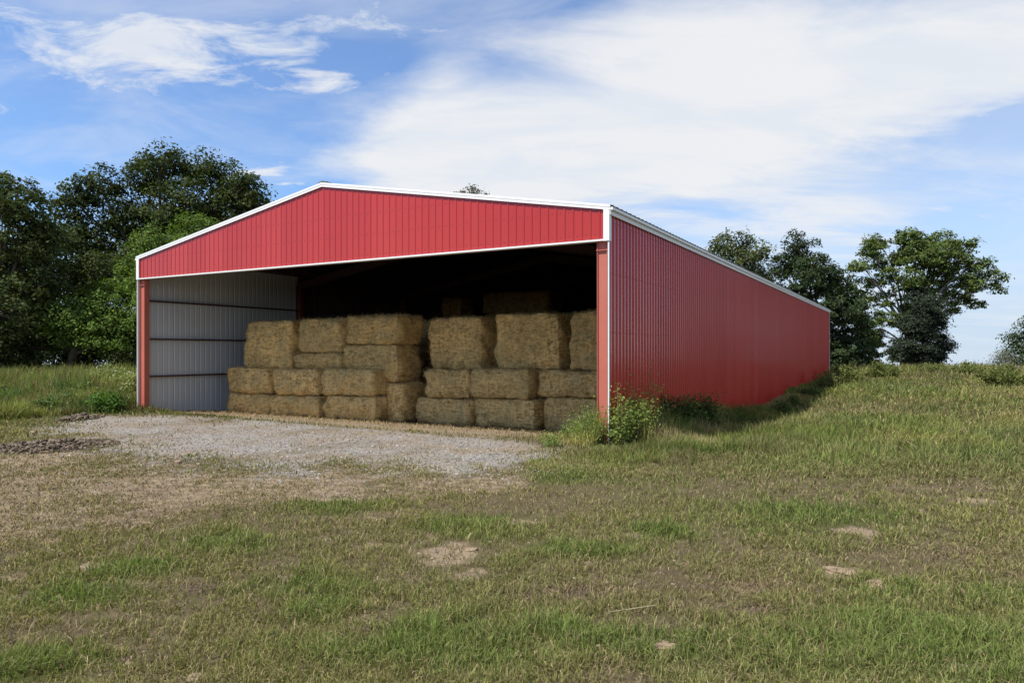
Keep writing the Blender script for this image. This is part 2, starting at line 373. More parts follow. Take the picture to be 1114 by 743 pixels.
def lawn(n, x0, x1, y0, y1, name, label, seedoff):
    X, Y, Z = scatter(n, x0, x1, y0, y1, 1.0)
    mk, inside = masks(X, Y)
    lx, ly = w2l(X, Y); r = np.hypot(X, Y)
    dens = .80 + .6 * mk['lush'] + .4 * (fbm(X / .35, Y / .35, 31, 3) - .5) * 2
    dens = dens * (1 - .97 * mk['apron']) * (1 - .62 * mk['dry']) * (1 - .7 * mk['sand']) * (1 - .72 * mk['mulch'])
    dens = dens * (.40 + .90 * sst(.38, .56, fbm(X / .8 + 3, Y / .8, 37, 3))) * (.35 + 1.15 * sst(.3, .62, fbm(X / .16, Y / .16, 33, 3)))
    keep = (rng.uniform(0, 1, n) < dens) & ~inside & (r < 92)
    X, Y, Z, r = X[keep], Y[keep], Z[keep], r[keep]; lush = mk['lush'][keep]; dry = mk['dry'][keep]; mul = mk['mulch'][keep]
    lx, ly = lx[keep], ly[keep]
    m = len(X)
    far = sst(15, 40, r); tall = sst(-.5, 2.5, lx) * sst(-3.5, 0, ly)
    clump = fbm(X / .22, Y / .22, 41, 2)
    ln = (.038 + .065 * rng.uniform(0, 1, m) ** 1.8) * (1 + .6 * lush) * (.55 + 1.1 * clump) * (1 + 1.1 * far + 1.1 * tall) * (1 - .35 * dry)
    px = r / 706.
    wd = np.maximum(.0048 + .0040 * rng.uniform(0, 1, m), px * rng.uniform(.6, 1.0, m))
    az = rng.uniform(0, 2 * np.pi, m); le = rng.uniform(.15, 1.25, m)
    t = np.clip(lush * .95 + rng.normal(0, .22, m) + .12 - .3 * dry - .25 * mul, 0, 1)
    big = fbm(X / 3.1, Y / 3.1, 51, 3)
    g = lerp(OLIVE, LUSH, t); g = lerp(g, np.repeat(YEL, m, 0), np.clip(sst(.47, .72, big) * .55 + .25 * tall * sst(28, 17, r) + rng.normal(0, .12, m), 0, 1))
    pd = np.clip(.15 + .28 * (1 - lush) + .5 * dry + .35 * mul, 0, .9)
    cool = sst(.40, .62, fbm(X / 4.3 + 9, Y / 4.3, 57, 3)) * sst(8, 20, r)
    g = lerp(g, np.repeat(cA(.125, .165, .055), m, 0), cool * .75)
    isd = rng.uniform(0, 1, m) < pd * .85
    dcol = lerp(np.repeat(BRN, m, 0), np.repeat(DRYC, m, 0), rng.uniform(0, 1, m))
    c = np.where(isd[:, None], dcol, g) * rng.uniform(.5, 1.5, m)[:, None]
    le = np.where(isd, rng.uniform(.7, 1.7, m), le)
    o = blades(np.stack([X, Y, Z - .004], 1), ln, wd, az, le, c * .75, c * 1.12, name, M['blade'])  # blade feet darker than tips: shade between blades painted into the colour
    return tag(o, label, 'grass', kind='stuff')
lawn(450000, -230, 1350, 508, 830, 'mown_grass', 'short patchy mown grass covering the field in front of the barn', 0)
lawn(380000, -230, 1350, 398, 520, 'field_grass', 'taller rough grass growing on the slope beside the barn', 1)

def litter(n):
    X, Y, Z = scatter(n, -230, 1350, 470, 830)
    mk, inside = masks(X, Y)
    dens = .16 + .8 * mk['dry'] + .9 * mk['mulch'] - 1.2 * mk['gravel'] - .4 * mk['lush'] + .5 * (fbm(X / .5, Y / .5, 61, 3) - .5)
    k = (rng.uniform(0, 1, n) < dens) & ~inside
    X, Y, Z = X[k], Y[k], Z[k]; m = len(X); r = np.hypot(X, Y)
    c = lerp(np.repeat(cA(.07, .048, .032), m, 0), np.repeat(cA(.34, .265, .175), m, 0), rng.uniform(0, 1, m) ** 1.3)
    o = blades(np.stack([X, Y, Z + .004 + .02 * rng.uniform(0, 1, m)], 1), rng.uniform(.03, .12, m), np.maximum(.003, r / 706 * .5), rng.uniform(0, 6.283, m),
               rng.uniform(1.25, 1.7, m), c, c, 'dead_grass_litter', M['straw'])
    tag(o, 'cut dry grass lying loose over the worn brown ground', 'dry grass', kind='stuff')
litter(190000)

# gravel stones
def stones(n):
    X, Y, Z = scatter(n, -150, 760, 448, 560)
    mk, inside = masks(X, Y)
    k = (rng.uniform(0, 1, n) < np.clip(mk['gravel'] * 1.0 ** 1.3 + .04 * mk['sand'] + .018 * mk['dry'], 0, 1)) & ~(w2l(X, Y)[1] > 3.4)
    X, Y, Z = X[k], Y[k], Z[k]; m = len(X)
    base = np.array([[1, 0, 0], [-1, 0, 0], [0, 1, 0], [0, -1, 0], [0, 0, 1], [0, 0, -1]], float)
    sz = .010 + .024 * rng.uniform(0, 1, m) ** 2.2
    sc = sz[:, None] * rng.uniform(.6, 1.4, (m, 3)) * np.array([[1, 1, .7]])
    V = base[None] * sc[:, None] * rng.uniform(.75, 1.2, (m, 6, 1))
    a = rng.uniform(0, 6.283, m); ca, sa = np.cos(a)[:, None], np.sin(a)[:, None]
    tl = rng.normal(0, .4, m)[:, None]
    x, y, z = V[..., 0], V[..., 1], V[..., 2]
    y, z = y * np.cos(tl) - z * np.sin(tl), y * np.sin(tl) + z * np.cos(tl)
    V = np.stack([x * ca - y * sa + X[:, None], x * sa + y * ca + Y[:, None], z + Z[:, None] + .004], -1).reshape(-1, 3)
    F = np.array([[0, 2, 4], [2, 1, 4], [1, 3, 4], [3, 0, 4], [2, 0, 5], [1, 2, 5], [3, 1, 5], [0, 3, 5]])
    F = (np.arange(m)[:, None, None] * 6 + F[None]).reshape(-1, 3)
    g = rng.uniform(.13, .36, m)[:, None]
    c = g * np.where(rng.uniform(0, 1, m)[:, None] < (.1 + .8 * sst(.42, .6, fbm(X / 1.6, Y / 1.6, 77, 3)))[:, None], cA(1.0, .84, .64), cA(1, .95, .88))
    o = mesh('gravel', V, [F], M['gravel'], col=np.repeat(c, 6, 0))
    tag(o, 'pale grey crushed gravel spread before the barn opening', 'gravel', kind='stuff')
stones(60000)
def pebbles(n):
    X, Y, Z = scatter(n, -60, 1180, 530, 760)
    mk, inside = masks(X, Y)
    k = rng.uniform(0, 1, n) < np.clip(.45 * mk['sand'] + .05 * mk['mulch'] + .02, 0, 1)
    X, Y, Z = X[k], Y[k], Z[k]; m = len(X)
    base = np.array([[1, 0, 0], [-1, 0, 0], [0, 1, 0], [0, -1, 0], [0, 0, 1], [0, 0, -1]], float)
    sz = .005 + .016 * rng.uniform(0, 1, m) ** 3
    V = base[None] * (sz[:, None] * rng.uniform(.6, 1.5, (m, 3)) * np.array([[1, 1, .7]]))[:, None] * rng.uniform(.7, 1.25, (m, 6, 1))
    a = rng.uniform(0, 6.283, m)[:, None]; x, y, z = V[..., 0], V[..., 1], V[..., 2]
    V = np.stack([x * np.cos(a) - y * np.sin(a) + X[:, None], x * np.sin(a) + y * np.cos(a) + Y[:, None], z + Z[:, None] + .003], -1).reshape(-1, 3)
    F = np.array([[0, 2, 4], [2, 1, 4], [1, 3, 4], [3, 0, 4], [2, 0, 5], [1, 2, 5], [3, 1, 5], [0, 3, 5]])
    c = rng.uniform(.10, .34, (m, 1)) * cA(1.0, .80, .60)
    tag(mesh('loose_pebbles', V, [(np.arange(m)[:, None, None] * 6 + F[None]).reshape(-1, 3)], M['gravel'], col=np.repeat(c, 6, 0)),
        'small brown pebbles and soil crumbs among the short grass', 'pebbles', kind='stuff')
pebbles(60000)

# ------------------------------------------------------------------ the barn
barn = empty('hay_barn', (XR, YR, 0), BROT)
tag(barn, 'long red metal hay barn with open gabled front and white trim', 'barn')
PITCH = .2286
def profile(length, pitch=PITCH, rh=.022, minor=True):
    s, o = [0.0], [0.0]; k = pitch * .35
    while k < length - .06:
        s += [k - .032, k - .012, k + .012, k + .032]; o += [0, rh, rh, 0]; k += pitch
    s.append(length); o.append(0.0)
    return np.array(s), np.array(o)
def sheet(name, s, o, fb, ft, mat, parent):
    A = np.array([fb(a, b) for a, b in zip(s, o)]); B = np.array([ft(a, b) for a, b in zip(s, o)])
    n = len(s); V = np.vstack([A, B]); i = np.arange(n - 1)
    return mesh(name, V, [np.stack([i, i + 1, i + 1 + n, i + n], 1)], mat, parent)
SL = (APEX - H) / (W / 2)
def roofz(x): return H + (W / 2 - abs(x + W / 2)) * SL
s, o_ = profile(L); o_ = o_ * 1.3
wr = sheet('side_wall', s, o_, lambda a, b: (b, a, -1.1), lambda a, b: (b, a, H + .085), M['red'], barn)
wl = sheet('side_wall', s, o_, lambda a, b: (-W - b, L - a, -1.1), lambda a, b: (-W - b, L - a, H + .085), M['red'], barn)
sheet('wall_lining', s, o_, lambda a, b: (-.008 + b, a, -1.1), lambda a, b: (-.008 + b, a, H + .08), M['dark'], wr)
k7 = s > L - 7.62
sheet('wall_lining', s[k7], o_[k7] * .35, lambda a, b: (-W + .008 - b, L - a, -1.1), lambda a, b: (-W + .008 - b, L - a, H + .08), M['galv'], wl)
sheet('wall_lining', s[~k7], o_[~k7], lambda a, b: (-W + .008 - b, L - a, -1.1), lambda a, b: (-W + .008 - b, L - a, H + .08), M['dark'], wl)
s, o_ = profile(W)
bw = sheet('back_wall', s, o_, lambda a, b: (-a, L + b, -1.1), lambda a, b: (-a, L + b, roofz(-a)), M['red'], barn)
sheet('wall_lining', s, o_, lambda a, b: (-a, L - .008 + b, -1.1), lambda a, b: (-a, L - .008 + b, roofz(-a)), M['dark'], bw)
# front gable panel; split at the ridge so the roofline stays straight
s = np.sort(np.append(s, W / 2)); o_ = np.interp(s, *profile(W)) * .8
gp = sheet('gable_panel', s, o_, lambda a, b: (-W + a, -.03 - b, HB + .04), lambda a, b: (-W + a, -.03 - b, roofz(-W + a)), M['red'], barn)
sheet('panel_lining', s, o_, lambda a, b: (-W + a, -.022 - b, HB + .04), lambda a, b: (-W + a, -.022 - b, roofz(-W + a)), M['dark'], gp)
def add_screws(o, places, half):                 # screw heads are part of the sheet they hold
    import bmesh
    bm = bmesh.new(); bm.from_mesh(o.data); o.data.materials.append(M['screw'])
    for c in places:
        vs_ = [bm.verts.new((c[0] + sx * half[0], c[1] + sy * half[1], c[2] + sz * half[2])) for sz in (-1, 1) for sx, sy in ((-1, -1), (1, -1), (1, 1), (-1, 1))]
        for q_ in ((3, 2, 1, 0), (4, 5, 6, 7), (0, 1, 5, 4), (1, 2, 6, 5), (2, 3, 7, 6), (3, 0, 4, 7)):
            bm.faces.new([vs_[t_] for t_ in q_]).material_index = 1
    bm.to_mesh(o.data); bm.free()
add_screws(wr, [(.003, k, z) for z in (.35, 1.24, 2.62, 4.03, 5.25) for k in np.arange(PITCH * .35 + PITCH / 2, 26, PITCH)], (.004, .010, .010))
add_screws(gp, [(-W + k, -.034, z) for z in (HB + .16, HB + .75, HB + 1.35) for k in np.arange(PITCH * .35 + PITCH / 2, W - .1, PITCH) if z < roofz(-W + k) - .15], (.010, .004, .010))
# roof
for sgn in (0, 1):
    s, o_ = profile(L + .2, .3)
    ex = .10; ez = H - ex * SL
    if sgn == 0: e = lambda a, b: (ex, a - .05, ez + .10 + b); t = lambda a, b: (-W / 2, a - .05, APEX + .10 + b)
    else: e = lambda a, b: (-W - ex, L + .15 - a, ez + .10 + b); t = lambda a, b: (-W / 2, L + .15 - a, APEX + .10 + b)
    rf = sheet('roof', s, o_, e, t, M['roof'], barn)
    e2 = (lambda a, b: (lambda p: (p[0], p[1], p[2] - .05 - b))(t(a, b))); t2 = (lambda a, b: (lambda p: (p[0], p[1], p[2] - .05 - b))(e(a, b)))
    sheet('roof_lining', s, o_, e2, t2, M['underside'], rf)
rc = MB(); rc.hexa([(-W / 2 - .18, -.06, APEX + .085), (-W / 2, -.06, APEX + .13), (-W / 2, L + .09, APEX + .13), (-W / 2 - .18, L + .09, APEX + .085),
                    (-W / 2 - .18, -.06, APEX + .125), (-W / 2, -.06, APEX + .165), (-W / 2, L + .09, APEX + .165), (-W / 2 - .18, L + .09, APEX + .125)])
rc.hexa([(-W / 2, -.06, APEX + .13), (-W / 2 + .18, -.06, APEX + .085), (-W / 2 + .18, L + .09, APEX + .085), (-W / 2, L + .09, APEX + .13),
         (-W / 2, -.06, APEX + .165), (-W / 2 + .18, -.06, APEX + .125), (-W / 2 + .18, L + .09, APEX + .125), (-W / 2, L + .09, APEX + .165)])
rc.build('ridge_cap', M['roof'], barn)
# white trims
def slope_bar(mb, sgn, y0, y1, za, zb):
    x0, x1 = (-W / 2, .07) if sgn == 0 else (-W - .07, -W / 2)
    zA = APEX if sgn == 0 else H - .07 * SL; zB = H - .07 * SL if sgn == 0 else APEX
    mb.hexa([(x0, y0, zA + za), (x1, y0, zB + za), (x1, y1, zB + za), (x0, y1, zA + za), (x0, y0, zA + zb), (x1, y0, zB + zb), (x1, y1, zB + zb), (x0, y1, zA + zb)])
for sgn in (0, 1):
    q = MB(); slope_bar(q, sgn, -.080, -.055, -.02, .045); slope_bar(q, sgn, -.086, -.055, .047, .108)
    q.build('rake_trim', M['white'], barn)
q = MB(); q.box(-W - .02, .02, -.075, .10, HB - .012, HB + .028); q.build('header_trim', M['white'], barn)
q = MB(); q.box(-.10, .03, -.082, -.056, HB - .02, H + .02); q.box(.03, .05, -.082, .06, HB - .02, H - .04); q.build('corner_trim', M['white'], barn)
q = MB(); q.box(-W - .03, -W + .10, -.082, -.056, HB - .02, H + .02); q.box(-W - .05, -W - .03, -.082, .06, HB - .02, H - .04); q.build('corner_trim', M['white'], barn)
q = MB(); q.box(.006, .034, -.06, .0, -.9, HB - .022); q.build('edge_trim', M['white'], barn)
q = MB(); q.box(-W - .034, -W - .006, -.06, .0, -.9, HB - .022); q.build('edge_trim', M['white'], barn)
q = MB(); q.box(.026, .045, L - .05, L + .03, -.9, H - .12); q.build('edge_trim', M['white'], barn)
for sx in (0, 1):
    q = MB(); f = (lambda x: x) if sx == 0 else (lambda x: -W - x)
    for x0, x1, z0, z1 in ((.026, .075, H - .14, H - .03), (.026, .135, H - .03, H + .035)):
        a, b = sorted((f(x0), f(x1))); q.box(a, b, -.07, L + .05, z0, z1)
    q.build('eave_trim', M['white'], barn)
# steel frame
def ibeam(mb, x0, x1, yc, z0, z1, fw=.2, ft=.014, wt=.01):
    mb.box(x0, x0 + ft, yc - fw / 2, yc + fw / 2, z0, z1); mb.box(x1 - ft, x1, yc - fw / 2, yc + fw / 2, z0, z1)
    mb.box(x0 + ft, x1 - ft, yc - wt / 2, yc + wt / 2, z0, z1)
frames = [.11, 7.6, 15.1, 22.6, 30.1, 37.6, 45.0]
for fi, yc in enumerate(frames):
    for sx in (0, 1):
        x0, x1 = (-.30, -.035) if sx == 0 else (-W + .035, -W + .30)
        q = MB()
        if fi == 0:
            q.box(x0, x0 + .016, .01, .21, -.9, H - .35); q.box(x1 - .016, x1, .01, .21, -.9, H - .35); q.box(x0 + .016, x1 - .016, .04, .052, -.9, H - .35)
        else: ibeam(q, x0, x1, yc, -.9, H - .35)
        cm = q.build('column', M['iron' if fi == 0 else 'iron_shaded'], barn)
        if fi == 0:
            q = MB(); q.box(x0 - .012, x1 + .004, yc - .115, yc + .112, HB - .235, HB - .215); q.build('cap_plate', M['iron'], cm)
            for bx in (x0 + .05, x1 - .05):
                for bz in (HB - .16, HB - .09):
                    q = MB(); q.box(bx - .013, bx + .013, .025, .04, bz - .013, bz + .013); q.build('bolt', M['iron'], cm)
        q = MB()
        xa, xb = (-W / 2, -.035) if sx == 0 else (-W + .035, -W / 2)
        def pt(x, dz): return roofz(x) - .24 - dz
        for (a0, a1, yy) in ((0, .014, .09), (.36, .374, .09), (.014, .36, .006)):
            q.hexa([(xa, yc - yy, pt(xa, a1)), (xb, yc - yy, pt(xb, a1)), (xb, yc + yy, pt(xb, a1)), (xa, yc + yy, pt(xa, a1)),
                    (xa, yc - yy, pt(xa, a0)), (xb, yc - yy, pt(xb, a0)), (xb, yc + yy, pt(xb, a0)), (xa, yc + yy, pt(xa, a0))])
        q.build('rafter', M['iron_deep_shade'], barn)
for x in list(np.arange(-W + 1.2, -W / 2 - .3, 1.5)) + list(np.arange(-W / 2 + .5, -.5, 1.5)):
    q = MB(); zt = roofz(x) - .06; q.box(x - .03, x + .03, .1, L - .05, zt - .17, zt); q.build('purlin', M['iron_deep_shade'], barn)
for z in (1.24, 2.62, 4.03):
    for sx in (0, 1):
        x0, x1 = (-.036, -.026) if sx == 0 else (-W + .026, -W + .036)
        q = MB(); q.box(-.14 if sx == 0 else -W + .026, -.026 if sx == 0 else -W + .14, .24, L - .06, z - .03, z + .03)
        q.build('girt', M['iron_deep_shade'], barn)
q = MB(); q.box(-W + .3, -.3, .06, .26, HB + .0, HB + .2); q.build('header_beam', M['iron_deep_shade'], barn)

# ------------------------------------------------------------------ bales
def bale(px0, px1, yt, yb, v, depth, label, z0=None, seed=0, fib=420, yaw=0.0):
    """front face spans photo columns px0..px1 at barn depth v"""
    xa, xb = lpx(px0, v), lpx(px1, v); xm = (xa + xb) / 2
    if z0 is None: z0 = lpz(yb, xm, v)
    z1 = lpz(yt, xm, v)
    w, h = xb - xa, z1 - z0
    g = np.random.default_rng(seed + 100)
    wx, wy, wz = l2w(xm, v + depth / 2) + (z0,)
    yaw = g.normal(0, .022)
    root = empty('hay_bale', (wx, wy, wz), BROT + yaw)
    tag(root, label, 'hay bale', 'square hay bales stacked in the barn')
    nx, ny, nz = max(4, int(w / .09)), max(4, int(depth / .12)), max(4, int(h / .09))
    V, Fs, n = [], [], 0
    def face(nu, nv, fn):
        nonlocal n
        u, t = np.meshgrid(np.linspace(-1, 1, nu), np.linspace(-1, 1, nv), indexing='ij')
        V.append(fn(u.ravel(), t.ravel())); i = np.arange(nu - 1)[:, None] * nv; j = np.arange(nv - 1)[None]
        Fs.append((np.stack([i + j, i + nv + j, i + nv + j + 1, i + j + 1], -1).reshape(-1, 4)) + n); n += nu * nv
    one = lambda a: np.ones_like(a)
    face(nx, nz, lambda a, b: np.stack([a, -one(a), b], 1)); face(nx, nz, lambda a, b: np.stack([-a, one(a), b], 1))
    face(ny, nz, lambda a, b: np.stack([one(a), a, b], 1)); face(ny, nz, lambda a, b: np.stack([-one(a), -a, b], 1))
    face(nx, ny, lambda a, b: np.stack([a, b, one(a)], 1)); face(nx, ny, lambda a, b: np.stack([-a, b, -one(a)], 1))
    V = np.concatenate(V)
    P = V * np.array([w / 2, depth / 2, h / 2])
    # round the edges: pull towards an inset box
    rr = .17; rz_ = .09; Q = np.clip(P, -np.array([w / 2 - rr, depth / 2 - rr, h / 2 - rz_]), np.array([w / 2 - rr, depth / 2 - rr, h / 2 - rz_]))
    dlt = P - Q; rv = np.array([rr, rr, rz_]); dlt = dlt / rv; nn = np.linalg.norm(dlt, axis=1)[:, None]; P = Q + dlt / np.maximum(nn, 1e-6) * rv
    nrm = dlt / np.maximum(nn, 1e-6)
    s1, s2 = g.uniform(0, 50, 2)
    nsv = fbm(P[:, 0] * 3 + P[:, 1] * 2.2 + s1, P[:, 2] * 3.4 + P[:, 1] * 2.7 + s2, 3, 4) - .5
    flk = vnoise(P[:, 0] * 6 + s2, P[:, 2] * .6 + s1, 9) - .5
    bulge = (1 - V[:, 2] ** 2) * .06 - .02
    P = P + nrm * np.array([1, 1, .4]) * (nsv * .30 + flk * .10 + bulge - .02)[:, None]
    sk = g.normal(0, .035, 2); P[:, 0] += P[:, 2] * sk[0]; P[:, 1] += P[:, 2] * sk[1] * .5
    P[:, 2] += h / 2
    P[:, 2] = np.clip(P[:, 2], -.02, h + .03)
    # loose stems sticking out of the front, right side and top
    k = int(fib * 2.6); idx = g.integers(0, nx * nz, k); idx2 = 2 * nx * nz + g.integers(0, ny * nz, k // 2); idx3 = 2 * nx * nz + 2 * ny * nz + g.integers(0, nx * ny, k // 3)
    idx = np.concatenate([idx, idx2, idx3]); B0 = P[idx] + g.normal(0, .03, (len(idx), 3)) * (1 - np.abs(nrm[idx])); N0 = nrm[idx]
    dr = N0 * g.uniform(.15, .9, (len(idx), 1)) + g.normal(0, .8, (len(idx), 3)); dr /= np.linalg.norm(dr, axis=1)[:, None]
    ln = g.uniform(.04, .17, len(idx))[:, None]; sd = np.cross(dr, g.normal(0, 1, (len(idx), 3))); sd /= np.linalg.norm(sd, axis=1)[:, None]
    wd = .012
    VV = np.stack([B0 - sd * wd / 2, B0 + sd * wd / 2, B0 + dr * ln], 1).reshape(-1, 3)
    c = (np.array([[.60, .43, .21]]) * g.uniform(.5, 1.35, (len(idx), 1))).repeat(3, 0)
    cc_ = np.vstack([np.ones((len(P), 3)), c])
    body = mesh('bale_body', np.vstack([P, VV]), Fs + [np.arange(len(VV)).reshape(-1, 3) + len(P)], M['hay'], root, cc_, smooth=True)
    body.data.materials.append(M['straw']); mi = np.zeros(len(body.data.polygons), np.int32); mi[-len(idx):] = 1
    body.data.polygons.foreach_set('material_index', mi)
    return root, (xa, xb, z0, z1)
zin = -.075 * 2.6
fl = lambda v: -.075 * min(v, 4.5) - .02
B = bale
vA, vB, vC, vE, vF, vG = 2.74, 3.15, 3.3, 3.75, 4.7, 4.3
def mid(px, v): return lpx(px, v)
# front left pair of rows
B(246, 293, 400, 428, vA, 1.7, 'upper bale of the end stack beside the grey wall lining', seed=1)
B(245, 293, 428, 452, vA, 1.7, 'bottom bale of the end stack beside the grey wall lining', fl(vA), 2)
B(296, 345, 401, 430, vA, 1.7, 'upper middle bale in the front left row of three', seed=3)
B(293, 347, 430, 457, vA, 1.7, 'bottom middle bale in the front left row of three', fl(vA), 4)
B(348, 408, 401, 431, vA, 1.7, 'upper bale at the right end of the front left row', seed=5)
B(350, 408, 431, 458, vA, 1.7, 'bottom golden bale at the right end of the front left row', fl(vA), 6)
# set back row resting on the first
B(266, 318, 349, 401, vB, 1.3, 'tall set back bale nearest the grey wall lining', seed=7)
B(323, 371, 346, 384, vB, 1.3, 'rounded topmost bale second from the grey wall lining', seed=9)
B(318, 372, 384, 402, vB, 1.3, 'thin bale under the rounded topmost one', seed=11)
# tall stack from floor to top
B(374, 434, 343, 375, vC, 1.4, 'topmost bale of the tall bulging stack at the aisle', seed=12, fib=800)
B(373, 431, 375, 416, vC, 1.4, 'middle bale of the tall bulging stack at the aisle', seed=13, fib=800)
B(378, 438, 416, 459, vC, 1.4, 'bottom bale of the tall stack, half behind the golden bale', fl(vC), 15, fib=800)
# aisle, dark
B(436, 470, 348, 376, 9.0, 1.5, 'top dark bale deep in the narrow aisle', seed=16)
B(436, 470, 376, 403, 9.0, 1.5, 'middle dark bale deep in the narrow aisle', seed=17)
B(436, 470, 403, 428, 9.0, 1.5, 'lower dark bale deep in the narrow aisle', seed=18)
B(436, 470, 428, 450, 9.0, 1.5, 'floor level dark bale deep in the narrow aisle', fl(9.0), 18)
# front right rows
B(463, 511, 402, 433, vE, 1.6, 'upper reddish brown bale right of the aisle', seed=19)
B(451, 512, 433, 459, vE, 1.6, 'bottom bale jutting into the aisle', fl(vE), 20)
B(512, 575, 401, 434, vE, 1.6, 'upper bale left of the slanting gap', seed=21)
B(513, 583, 434, 462, vE, 1.6, 'bottom bale left of the slanting gap', fl(vE), 22)
B(584, 655, 403, 433, vF - .6, 1.5, 'upper bale right of the slanting gap near the brick red post', seed=23)
B(590, 655, 433, 462, vF - .6, 1.5, 'bottom bale behind the tall weeds near the brick red post', fl(vF), 24)
# set back row above
B(466, 526, 345, 402, vG, 1.4, 'tall set back bale above the reddish brown bale', seed=25, fib=700)
B(537, 610, 341, 402, vG, 1.4, 'large rounded set back bale in the middle of the right stack', seed=27, fib=700)
B(619, 668, 339, 403, vG, 1.4, 'tall set back bale partly behind the brick red post', seed=29, fib=700)
# far stacks in the dark, standing on rows of their own
for (a, b, yt, v, lab) in ((526, 598, 317, 19, 'right'), (428, 500, 324, 19, 'left')):
    xm = (lpx(a, v) + lpx(b, v)) / 2; ztop = lpz(yt, xm, v); z = fl(v); n = 5
    for q_ in range(n):
        ya = CY - (z + (ztop - z) * (q_ + 1) / n - CAMH) * FP / (YR - xm * DX + v * DY)
        if q_ < 2: pass
        nm = {'right': 'behind the large rounded bale', 'left': 'behind the aisle', 'end': 'behind the brick red post'}[lab]
        od = ['bottom', 'second lowest', 'middle', 'second highest', 'topmost'][q_]
        B(a, b, ya, 0, v, 1.6, f'{od} bale of the dark far stack {nm}', z + (ztop - z) * q_ / n, 40 + q_ + a, fib=120)
# hay crumbs on the barn floor
n = 3500
lx_ = rng.uniform(-W + .5, -.5, n); ly_ = np.abs(rng.normal(2.0, 1.0, n)) + .2
X, Y = l2w(lx_, ly_); k = ly_ < 6; X, Y = X[k], Y[k]; n = len(X)
c = cA(.30, .22, .11) * rng.uniform(.5, 1.2, (n, 1))
o = blades(np.stack([X, Y, gz(X, Y) + .01], 1), rng.uniform(.05, .2, n), rng.uniform(.012, .024, n), rng.uniform(0, 6.28, n), rng.uniform(1.3, 1.7, n), c, c, 'loose_hay', M['straw'])
tag(o, 'loose hay scattered on the barn floor before the bales', 'loose hay', kind='stuff')

